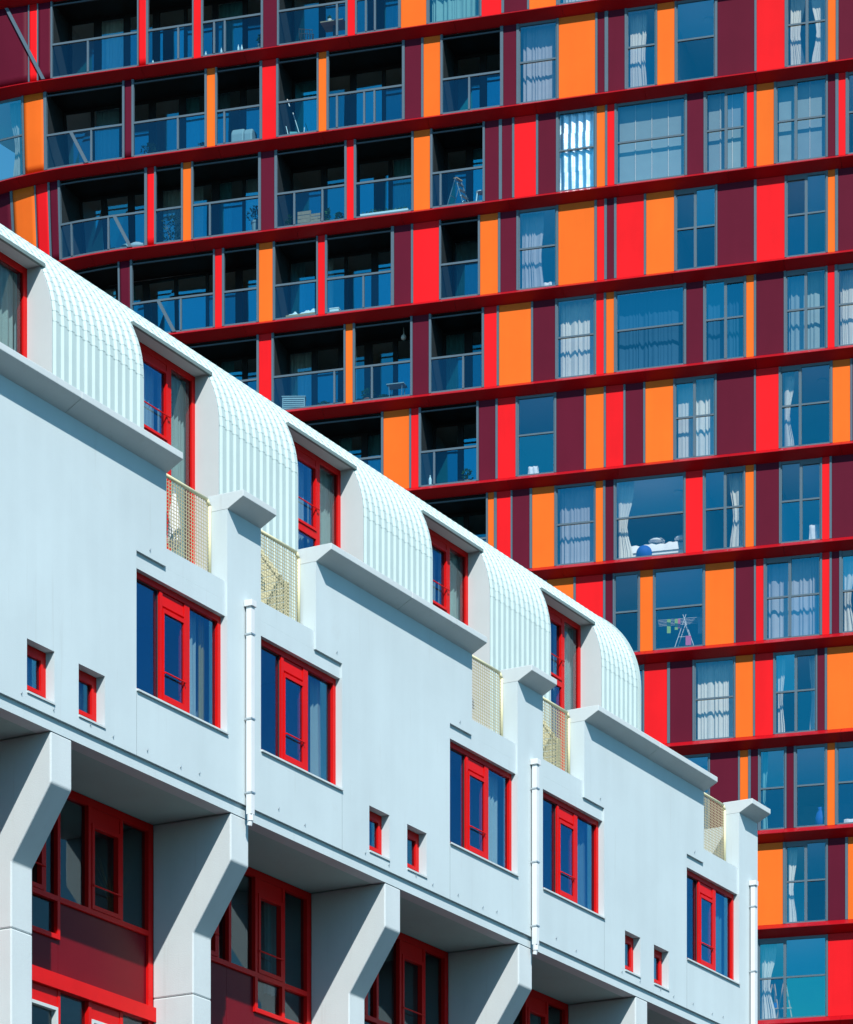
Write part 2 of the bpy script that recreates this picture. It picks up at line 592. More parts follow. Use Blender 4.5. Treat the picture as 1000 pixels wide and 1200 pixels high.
# slatted terrace dividers with a sloping top, behind the second railing of each pair
for k in PERIODS:
    xx = k * PER + 8.38
    if not X_L < xx < X_R:
        continue
    posts = MB().box(xx - .03, xx + .03, .42, .46, 20.285, 21.12).box(xx - .03, xx + .03, 1.08, 1.12, 20.285, 21.92)
    d = posts.build('divider', 'yellow_paint', house)
    for i in range(13):
        z = 20.36 + i * 0.115
        y_in = 1.08
        y_out = .46 if z < 21.05 else .46 + (z - 21.05) / 0.82 * .62
        if y_in - y_out > .05:
            MB().box(xx - .012, xx + .012, y_out, y_in, z, z + .095).build('slat', 'yellow_paint', d)
    MB().prism_x([(.46, 21.12), (1.08, 21.94), (1.08, 21.86), (.46, 21.04)], xx - .034, xx - .013).build('brace', 'yellow_paint', d)

# ---- three-light red windows
def box_ring(mb, x0, x1, y0, y1, z0, z1, w, wt=None, wb=None):
    wt = w if wt is None else wt
    wb = w if wb is None else wb
    mb.box(x0, x0 + w, y0, y1, z0, z1)
    mb.box(x1 - w, x1, y0, y1, z0, z1)
    mb.box(x0 + w, x1 - w, y0, y1, z1 - wt, z1)
    mb.box(x0 + w, x1 - w, y0, y1, z0, z0 + wb)
    return mb

def build_window_meshes():
    W, z0, z1 = 2.50, 17.985, 19.78
    M = {}
    fr = MB()
    box_ring(fr, 0.004, W - .004, .12, .22, z0, z1, .085, .09, .06)
    fr.box(.795, .875, .119, .221, z0 + .06, z1 - .10)
    fr.box(1.475, 1.62, .119, .221, z0 + .06, z1 - .10)
    M['window'] = fr.mesh('window', 'red_frame')
    M['header_panel'] = MB().prism_x([(.14, z1 - .10), (.21, z1 - .10), (.21, z1 - .34), (.125, z1 - .30)][::-1], .877, 1.473).mesh('header_panel', 'red_frame')
    sa = MB()
    box_ring(sa, .88, 1.47, .105, .18, z0 + .065, z1 - .345, .028, .06, .09)
    M['sash'] = sa.mesh('sash', 'red_frame')
    M['pane'] = [MB().box(a, b_, yy, yy + .004, c, d_).mesh('pane', 'house_glass') for a, b_, c, d_, yy in
                 ((.089, .795, z0 + .06, z1 - .09, .17), (.908, 1.442, z0 + .155, z1 - .405, .128), (1.62, W - .089, z0 + .06, z1 - .09, .17))]
    ba = MB().tube((.90, .085, 18.47), (1.47, .085, 18.47), .013, 8).box(.905, .925, .085, .12, 18.46, 18.48).box(1.44, 1.46, .085, .12, 18.46, 18.48)
    M['guard_bar'] = ba.mesh('guard_bar', 'red_frame')
    si = MB().prism_x([(-.035, 17.935), (-.035, 17.962), (.119, 17.984), (.119, 17.972), (.0, 17.972), (0.0, 17.935)][::-1], -.0, W)
    M['sill'] = si.mesh('sill', 'white_concrete')
    M['reveal_gasket'] = box_ring(MB(), .089, .795, .150, .164, z0 + .06, z1 - .09, .012).mesh('gasket', 'dark_metal')
    return M

WM = build_window_meshes()
WINS = []
for k in PERIODS:
    for s, a0 in enumerate((3.40, 6.88)):
        x = k * PER + a0
        if x < X_L or x + 2.5 > X_R:
            continue
        w = link('window', WM['window'], house, loc=(x, 0, 0))
        for nm in ('header_panel', 'sash', 'guard_bar', 'sill'):
            link(nm, WM[nm], w)
        for p in WM['pane']:
            link('pane', p, w)
        link('gasket', WM['reveal_gasket'], w)
        WINS.append((k, s, x, w))
for k, s, x, w in WINS:
    rr = random.Random(k * 10 + s + 50)
    def cur(a, b_, mat, z0=18.0, z1=19.75, **kw):
        return curtain_sheet(a, b_, .36, z0, z1, mat, 'curtain', w, fold=.12, amp=.03, **kw)
    if (k, s) == (0, 0):
        cur(1.72, 2.18, 'curtain_white')
        cur(2.20, 2.42, 'curtain_yellow')
    elif s == 1:
        cur(2.10, 2.40, 'curtain_white' if k != 1 else 'curtain_grey')
        if k == 1:
            cur(.12, .42, 'curtain_white')
    else:
        cur(1.95 if k == 2 else 2.05, 2.40, 'curtain_white' if k != 2 else 'curtain_teal')
        if k == 2:
            cur(.12, .35, 'curtain_teal')
        if k == 1:
            cur(.15, .60, 'curtain_white', z0=18.9)

# ---- small square windows
def small_meshes():
    M = {}
    fr = box_ring(MB(), .003, .667, .15, .23, 17.183, 17.917, .085)
    M['f'] = fr.mesh('small_window', 'red_frame')
    M['s'] = box_ring(MB(), .09, .58, .13, .20, 17.27, 17.83, .06).mesh('sash', 'red_frame')
    M['p'] = MB().box(.15, .52, .165, .169, 17.33, 17.77).mesh('pane', 'house_glass')
    M['sill'] = MB().box(.0, .67, -.02, .149, 17.150, 17.179).mesh('sill', 'white_board')
    M['b'] = MB().tube((.09, .10, 17.40), (.58, .10, 17.40), .01, 6).mesh('guard_bar', 'red_frame')
    return M
SM = small_meshes()
for k in PERIODS:
    for a0 in (10.26, 11.53):
        x = k * PER + a0
        if x < X_L or x + .7 > X_R:
            continue
        w = link('small_window', SM['f'], house, loc=(x, 0, 0))
        for q, nm in (('s', 'sash'), ('p', 'pane'), ('sill', 'sill')):
            link(nm, SM[q], w)
        if k != 2:
            curtain_sheet(.35, .60, .34, 17.2, 17.9, 'curtain_white', 'curtain', w, fold=.1, amp=.02)

# ---- downpipes
def pipe(x):
    mb = MB().box(x, x + .095, -.125, -.03, 16.83, 20.06)
    mb.tube((x + .047, -.077, 16.84), (x + .047, -.077, 16.73), .05, 10).tube((x + .047, -.077, 16.74), (x + .047, -.06, 16.66), .04, 10)
    o = mb.build('downpipe', 'white_pipe', house)
    MB().box(x - .025, x + .12, -.15, -.004, 20.062, 20.16).build('hopper', 'white_pipe', o, bevel=0.006)
    for z in (19.62, 18.30, 17.15):
        MB().box(x - .01, x + .105, -.135, -.126, z, z + .025).box(x - .01, x - .001, -.135, -.001, z, z + .025).tube((x + .10, -.10, z + .02), (x + .19, -.004, z - .01), .006, 6).build('clip', 'steel', o)
    MB().box(x + .02, x + .075, -.03, -.002, 20.163, 20.172).build('outlet', 'white_pipe', o)
for k in PERIODS:
    x = k * PER + 6.40
    if X_L < x < X_R:
        pipe(x)

# ---- small anchors and weep spouts in the render
for k in PERIODS:
    b = k * PER
    for dx_, z in ((3.75, 20.13), (5.1, 17.14), (7.4, 17.16), (8.2, 17.10), (9.2, 20.15), (10.9, 17.08), (12.4, 17.09), (13.3, 17.12), (14.2, 17.10), (2.2, 17.11), (0.5, 17.10)):
        x = b + dx_
        if X_L < x < X_R - .2:
            MB().tube((x, -.022, z), (x, .01, z), .009, 6).tube((x, -.02, z), (x, -.02, z + .022), .005, 6).build('wall_anchor', 'steel', house)
    for dx_ in (5.89, 8.56):
        x = b + dx_
        if X_L < x < X_R - .2:
            MB().box(x - .05, x + .0, .16, .28, 20.322, 20.345).tube((x - .03, .05, 20.30), (x - .03, .2, 20.33), .016, 8).build('spout', 'dark_metal', house)

# fine vertical joints under the windows
for k in PERIODS:
    for x in (k * PER + 3.402, k * PER + 9.378):
        if X_L < x < X_R - .2:
            MB().box(x - .004, x + .004, -.002, .01, Z_WB + .004, 17.93).build('joint', 'grey_plastic', house)

# ---- buttresses carrying the overhang
BUT_X = [1.29 + MOD * j for j in range(-2, 6)]
but_top = MB().prism_x([(.05, 16.788), (.05, 16.06), (.745, 15.01), (.745, 14.058), (1.50, 14.058), (1.50, 16.788)], 0, .52).mesh('buttress', 'white_concrete')
but_core = MB().box(.02, .50, .765, 1.49, 14.02, 14.08).mesh('joint', 'grey_plastic')
but_low = MB().box(0, .52, .745, 1.50, 0.0, 14.053).mesh('column', 'white_concrete')
for x in BUT_X:
    if x + .52 > X_R:
        continue
    o = link('buttress', but_top, house, bevel=0.022, loc=(x, 0, 0))
    link('joint', but_core, o)
    link('column', but_low, o, bevel=0.022)

# ---- recessed lower front: red glazing between the buttresses (front of the frames at y = 1.5)
YF = 1.495
def lower_bay(x, kind):
    # x = left buttress; the bay runs from x + .52 to x + MOD
    fr = MB()
    L0, L1 = x + .522, x + MOD - .002
    c = [x + .60, x + 1.02, x + 1.10, x + 2.21, x + 2.28, x + 3.02, x + 3.10, x + 3.87, x + 3.95, x + 4.66]
    fr.box(L0, c[0], YF, YF + .12, 13.91, 16.785)
    fr.box(c[9], L1, YF, YF + .12, 13.91, 16.785)
    fr.box(c[0], c[9], YF + .001, YF + .119, 16.66, 16.784)
    fr.box(c[0], c[9], YF + .001, YF + .119, 15.02, 15.10)
    for a, b_ in ((c[1], c[2]), (c[3], c[4]), (c[5], c[6]), (c[7], c[8])):
        fr.box(a, b_, YF - .001, YF + .121, 15.10, 16.66)
    if kind == 0:
        fr.box(c[1], c[2], YF + .002, YF + .118, 14.45, 15.02).box(c[3], c[4], YF + .002, YF + .118, 14.45, 15.02).box(c[2], c[3], YF + .002, YF + .118, 14.45, 14.52)
        pans = [(c[0], c[1], 13.91, 15.02), (c[1], c[4], 13.91, 14.45), (c[4], c[9], 13.91, 15.02)]
    else:
        fr.box(c[5], c[6], YF + .002, YF + .118, 14.45, 15.02).box(c[7], c[8], YF + .002, YF + .118, 14.45, 15.02).box(c[6], c[7], YF + .002, YF + .118, 14.45, 14.52).box(c[8], c[9], YF + .002, YF + .118, 14.45, 14.52)
        pans = [(c[0], c[3], 13.91, 15.02), (c[3], c[5], 13.91, 15.02), (c[5], c[9], 13.91, 14.45)]
    w = fr.build('tall_window', 'red_frame', house)
    for a, b_, d_, e in pans:
        MB().box(a + .003, b_ - .003, YF + .045, YF + .09, d_ + .003, e - .003).build('panel', 'maroon_panel', w)
    # panes and opening lights
    def pane(a, b_, d_, e):
        MB().box(a, b_, YF + .07, YF + .074, d_, e).build('pane', 'clear_glass', w)
    def sash(a, b_, d_, e):
        box_ring(MB(), a + .004, b_ - .004, YF - .015, YF + .08, d_ + .004, e - .004, .065).build('sash', 'red_frame', w)
        pane(a + .07, b_ - .07, d_ + .07, e - .07)
        MB().tube((a, YF - .035, d_ + .36), (b_, YF - .035, d_ + .36), .013, 6).build('guard_bar', 'red_frame', w)
    pane(c[0], c[1], 15.10, 16.66)
    sash(c[2], c[3] - .36, 15.10, 16.66)
    MB().box(c[3] - .359, c[3] - .30, YF, YF + .12, 15.10, 16.66).build('mullion', 'red_frame', w)
    pane(c[3] - .30, c[3], 15.10, 16.66)
    pane(c[4], c[5], 15.10, 16.66)
    MB().box(c[6] + .003, c[7] - .003, YF + .01, YF + .09, 16.42, 16.657).build('header_panel', 'red_frame', w)
    sash(c[6], c[7], 15.10, 16.42)
    pane(c[8], c[9], 15.10, 16.66)
    if kind == 0:
        pane(c[2], c[3], 14.52, 15.02)
    else:
        pane(c[6], c[7], 14.52, 15.02)
        pane(c[8], c[9], 14.52, 15.02)
    if kind == 1:
        curtain_sheet(c[8] + .05, c[9] - .05, YF + .45, 15.0, 16.7, 'curtain_grey', 'curtain', w, fold=.12, amp=.03)
    # lower storey: thick red transom and the windows under it
    lo = MB().box(L0, L1, YF - .06, YF + .12, 13.68, 13.908)
    lo.box(L0, c[0], YF, YF + .12, 11.0, 13.678).box(c[9], L1, YF, YF + .12, 11.0, 13.678)
    for a, b_ in ((c[1], c[2]), (c[3], c[4]), (c[5], c[6]), (c[7], c[8])):
        lo.box(a, b_, YF - .001, YF + .12, 11.0, 13.678)
    lo.box(c[0], c[9], YF + .002, YF + .118, 10.85, 10.998)
    lw = lo.build('lower_window', 'red_frame', house)
    for i, (a, b_) in enumerate(((c[0], c[1]), (c[2], c[3]), (c[4], c[5]), (c[6], c[7]), (c[8], c[9]))):
        top = 13.678
        if i in (1, 3):
            MB().box(a + .003, b_ - .003, YF + .01, YF + .09, 13.42, 13.675).build('header_panel', 'red_frame', lw)
            top = 13.415
            box_ring(MB(), a + .004, b_ - .004, YF - .012, YF + .08, 11.004, top, .05).build('sash', 'white_board', lw)
        MB().box(a, b_, YF + .07, YF + .074, 11.0, top).build('pane', 'clear_glass', lw)
    MB().box(L0, L1, YF, YF + .15, 0.0, 10.848).build('base_wall', 'maroon_panel', house)
    # room behind
    MB().box(L0 - .3, L1 + .3, 5.0, 5.1, 10.9, 16.78).build('inner_wall', 'floor_grey', house)
    MB().box(L0 - .25, L1 + .25, YF + .125, 4.99, 13.70, 13.88).build('floor_plate', 'floor_grey', house)
    MB().box(L1 + .003, L1 + .25, YF + .13, 4.98, 13.90, 16.78).build('partition', 'floor_grey', house)

for j, x in enumerate(BUT_X[:-1]):
    if x + MOD < X_R + .5:
        lower_bay(x, j % 2)

# ---- barrel roof of ribbed metal sheets
R_AR, Y_AR, Z_AR = 1.86, 2.46, 24.42      # radius, face of the metal, springing height
NC = 18                                    # courses over the quarter arc
PITCH = 0.206
def rib_profile(x0, x1):
    """x, h pairs of a trapezoid sheet between x0 and x1"""
    n = max(1, round((x1 - x0) / PITCH))
    p = (x1 - x0) / n
    out = [(x0, 0.0)]
    for i in range(n):
        a = x0 + i * p
        out += [(a + .10 * p, 0.0), (a + .26 * p, .034), (a + .62 * p, .034), (a + .78 * p, 0.0)]
    out.append((x1, 0.0))
    return out

def sheet_mesh(x0, x1, course):
    prof = rib_profile(x0, x1)
    mb = MB()
    if course < 0:
        lo = [(x, Y_AR - h, 20.29) for x, h in prof]
        hi = [(x, Y_AR - h, Z_AR) for x, h in prof]
        rows = [lo, hi]
    else:
        a0 = course * math.pi / 2 / NC
        a1 = (course + 1) * math.pi / 2 / NC + 0.004
        def pt(x, h, a):
            r = R_AR + h
            return (x, Y_AR + R_AR - r * math.cos(a), Z_AR + r * math.sin(a))
        lip = .0045
        rows = [[pt(x, h - .008, a0) for x, h in prof], [pt(x, h + lip, a0) for x, h in prof], [pt(x, h, a1) for x, h in prof]]
    n = len(prof)
    for r in rows:
        mb.v += r
    for s in range(len(rows) - 1):
        for k in range(n - 1):
            mb.f.append((s * n + k, s * n + k + 1, (s + 1) * n + k + 1, (s + 1) * n + k))
    return mb.mesh('roof_sheet', 'mint_metal')

DORM = [(7.25 + 4.78 * j, 9.50 + 4.78 * j) for j in range(-3, 4)]
NOPEN = 6                                   # courses cut away over a dormer
X_RE = 25.52
roof = empty('roof', (0, 0, 0))
roof.parent = house
cache = {}
def sheet(x0, x1, c):
    key = (round(x1 - x0, 3), c)
    if key not in cache:
        cache[key] = sheet_mesh(0, x1 - x0, c)
    link('roof_sheet', cache[key], roof, loc=(x0, 0, 0))
segs = []
edges = [X_L] + [v for d_ in DORM for v in d_ if X_L < v < X_RE] + [X_RE]
DVIS = [d_ for d_ in DORM if X_L < d_[0] and d_[1] < X_RE]
starts = [X_L] + [d_[1] for d_ in DVIS]
ends = [d_[0] for d_ in DVIS] + [X_RE]
for a, b_ in zip(starts, ends):
    for c in range(-1, NOPEN):
        sheet(a, b_, c)
for a, b_ in list(zip(starts, ends)) + DVIS:
    for c in range(NOPEN, NC):
        sheet(a, b_, c)
# deck behind the crest, gable end, inner lining
MB().box(X_L, X_RE, Y_AR + R_AR + .01, 9.0, Z_AR + R_AR - .15, Z_AR + R_AR - .01).build('roof_deck', 'mint_metal', house)
gab = [(Y_AR + .035, 20.29)] + [(Y_AR + R_AR - (R_AR - .035) * math.cos(i * math.pi / 2 / 20), Z_AR + (R_AR - .035) * math.sin(i * math.pi / 2 / 20)) for i in range(21)] + [(9.0, Z_AR + R_AR - .16), (9.0, 20.29)]
MB().prism_x(gab, X_RE - .06, X_RE - .004).build('gable', 'mint_metal', house)
MB().box(X_L, X_R, 8.9, 9.0, 0.0, 20.04).box(X_L, X_RE, 8.9, 9.0, 20.29, 26.1).build('rear_wall', 'white_render', house)
edge = [(Y_AR - .05, 20.30), (Y_AR - .05, Z_AR)]
mb = MB()
for i in range(20):
    a0, a1 = i * math.pi / 40, (i + 1) * math.pi / 40
    q = []
    for a, r in ((a0, R_AR + .055), (a1, R_AR + .055), (a1, R_AR - .03), (a0, R_AR - .03)):
        q.append((Y_AR + R_AR - r * math.cos(a), Z_AR + r * math.sin(a)))
    mb.prism_x(q, X_RE - .003, X_RE + .05)
mb.box(X_RE - .003, X_RE + .05, Y_AR - .055, Y_AR + .03, 20.29, Z_AR - .001)
mb.build('verge_trim', 'mint_metal', roof)

# ---- dormer recesses
A_O = NOPEN * math.pi / 2 / NC
Z_DO = Z_AR + R_AR * math.sin(A_O)
Y_DO = Y_AR + R_AR - R_AR * math.cos(A_O)
YW = 2.93
def cheek_profile():
    p = [(YW + .25, 20.285), (Y_AR + .004, 20.285)]
    for i in range(9):
        a = A_O * i / 8
        p.append((Y_AR + R_AR - (R_AR - .004) * math.cos(a), Z_AR + (R_AR - .004) * math.sin(a)))
    p.append((YW + .25, Z_DO - .002))
    return p
CH = cheek_profile()[::-1]
def dormer(x0, x1):
    d_ = empty('dormer', (0, 0, 0))
    d_.parent = house
    MB().prism_x(CH, x1 - .012, x1 + .03).build('cheek', 'white_board', d_)
    MB().prism_x(CH, x0 - .03, x0 + .012).build('cheek', 'white_board', d_)
    MB().box(x0 + .013, x1 - .013, Y_DO - .02, YW + .3, Z_DO - .035, Z_DO - .003).build('soffit_board', 'white_board', d_)
    MB().box(x0 - .04, x1 + .06, Y_DO - .075, Y_DO - .022, Z_DO - .045, Z_DO + .012).build('drip_edge', 'flashing', d_)
    zt, zb = Z_DO - .037, 20.30
    a = x0 + .013
    b2 = x1 - .013
    fr = MB()
    m = [(a, a + .12), (a + .46, a + .55), (a + 1.37, a + 1.50), (b2 - .10, b2)]
    for p, q in m:
        fr.box(p, q, YW, YW + .12, zb, zt)
    for (p, q) in ((m[0][1], m[1][0]), (m[1][1], m[2][0]), (m[2][1], m[3][0])):
        fr.box(p, q, YW + .001, YW + .119, zt - .10, zt).box(p, q, YW + .001, YW + .119, zb, zb + .12)
    fr.box(m[1][1], m[2][0], YW - .001, YW + .12, 23.82, 23.95)
    fr.box(m[1][1], m[2][0], YW + .01, YW + .11, 25.10, zt - .101)
    f = fr.build('frame', 'red_frame', d_)
    box_ring(MB(), m[1][1] + .003, m[2][0] - .003, YW - .02, YW + .08, 23.953, 25.097, .045).build('sash', 'red_frame', f)
    for p, q, z0, z1 in ((m[0][1], m[1][0], zb + .12, zt - .1), (m[1][1], m[2][0], zb + .12, 23.82), (m[1][1] + .045, m[2][0] - .045, 23.998, 25.052), (m[2][1], m[3][0], zb + .12, zt - .1)):
        MB().box(p, q, YW + .03, YW + .034, z0, z1).build('pane', 'clear_glass' if p > x0 + 1.3 else 'house_glass', f)
    MB().tube((m[1][1] - .02, YW - .04, 24.35), (m[2][0] + .05, YW - .04, 24.35), .012, 6).build('guard_bar', 'red_frame', f)
    curtain_sheet(m[1][1] + .02, m[2][0] - .05, YW + .22, 20.6, 25.2, 'curtain_white', 'curtain', f, fold=.13, amp=.03)
    curtain_sheet(m[2][1] - .1, m[3][0] + .02, YW + .20, 20.4, 25.25, 'curtain_white', 'curtain', f, fold=.12, amp=.025)
    MB().box(x0 - .2, x1 + .2, 5.5, 5.6, 20.3, 25.2).build('inner_wall', 'room_wall', d_)
for x0, x1 in DVIS:
    dormer(x0, x1)

# ------------------------------------------------------------------ things standing on the roof terraces
H_ROT = math.atan2(0.8721, 0.4893)
def terrace_at(x, y, z=20.284):
    c, s = math.cos(H_ROT), math.sin(H_ROT)
    return (-5.967 + x * c - y * s, 48.93 + x * s + y * c, z)
def terrace_thing(name, x, y, label, cat, rz=0.0):
    return tag(empty(name, terrace_at(x, y), H_ROT + rz), label, cat)
def garden_chair(x, y, label, cloth, rz):
    t = terrace_thing('garden_chair', x, y, label, 'chair', rz)
    MB().box(-.24, .24, -.22, .22, .42, .45).build('seat', cloth, t)
    MB().prism_x([(.19, .46), (.23, .46), (.34, 1.02), (.30, 1.02)][::-1], -.23, .23).build('backrest', cloth, t)
    for sx in (-1, 1):
        for sy in (-1, 1):
            MB().tube((sx * .23, sy * .21, 0), (sx * .22, sy * .19, .42), .016, 6).build('leg', 'white_plastic', t)
        MB().box(sx * .25 - .02, sx * .25 + .02, -.2, .24, .63, .655).build('armrest', 'white_plastic', t)
garden_chair(4.65, .85, 'garden chair with blue fabric behind the mesh rail nearest the long coping end', 'blue_cloth', .6)
garden_chair(14.6, .9, 'white garden chair behind a mesh rail', 'white_plastic', -.3)
garden_chair(24.4, .8, 'garden chair with orange fabric behind the last mesh rail', 'tower_orange', .3)
t = terrace_thing('parasol', 5.55, .75, 'white folded parasol standing behind a mesh rail', 'parasol')
MB().tube((0, 0, .06), (0, 0, 1.5), .02, 8).build('pole', 'steel', t)
MB().lathe((0, 0, .55), [(.05, 0), (.11, .1), (.09, .5), (.03, .85)], 10).build('canopy', 'linen', t)
MB().lathe((0, 0, 0), [(.2, 0), (.2, .05), (.06, .07)], 14).build('base', 'concrete', t)
t = terrace_thing('wall_planter', 7.25, .7, 'red planter with a pale shrub behind the mesh rail beside the slatted divider', 'planter')
MB().lathe((0, 0, 0), [(.16, 0), (.22, .38), (.24, .4), (.24, .44), (.2, .44)], 14).build('pot', 'terracotta', t)
rr = random.Random(12)
mb = MB()
for k in range(120):
    a, q = rr.uniform(0, 6.28), .3 * math.sqrt(rr.random())
    c = Vector((q * math.cos(a), q * math.sin(a), .45 + rr.random() * .5))
    d = Vector((rr.uniform(-1, 1), rr.uniform(-1, 1), rr.uniform(-.2, 1))).normalized() * .06
    s = d.cross(Vector((rr.uniform(-1, 1), 1, rr.uniform(-1, 1)))).normalized() * .025
    mb.poly([c - d, c + s, c + d, c - s])
mb.build('foliage', 'leaf', t)

t = tag(empty('grass_vase', terrace_at(5.62, 1.95, 13.884), H_ROT), 'tall vase of dried grasses behind the window between the first buttresses', 'plant')
MB().lathe((0, 0, 0), [(.14, 0), (.18, .3), (.15, .8), (.09, 1.15), (.11, 1.22)], 16).build('vase', 'grey_plastic', t, smooth=True)
mb = MB()
rr = random.Random(5)
for k in range(46):
    a, q, h = rr.uniform(0, 6.28), rr.uniform(.05, .34), rr.uniform(.6, 1.3)
    p1 = Vector((q * .35 * math.cos(a), q * .35 * math.sin(a), 1.2 + h * .6))
    p2 = Vector((q * math.cos(a), q * math.sin(a), 1.2 + h))
    mb.tube((0, 0, 1.15), p1, .006, 4).tube(p1, p2, .006, 4, .002)
mb.build('stalks', 'wood', t)

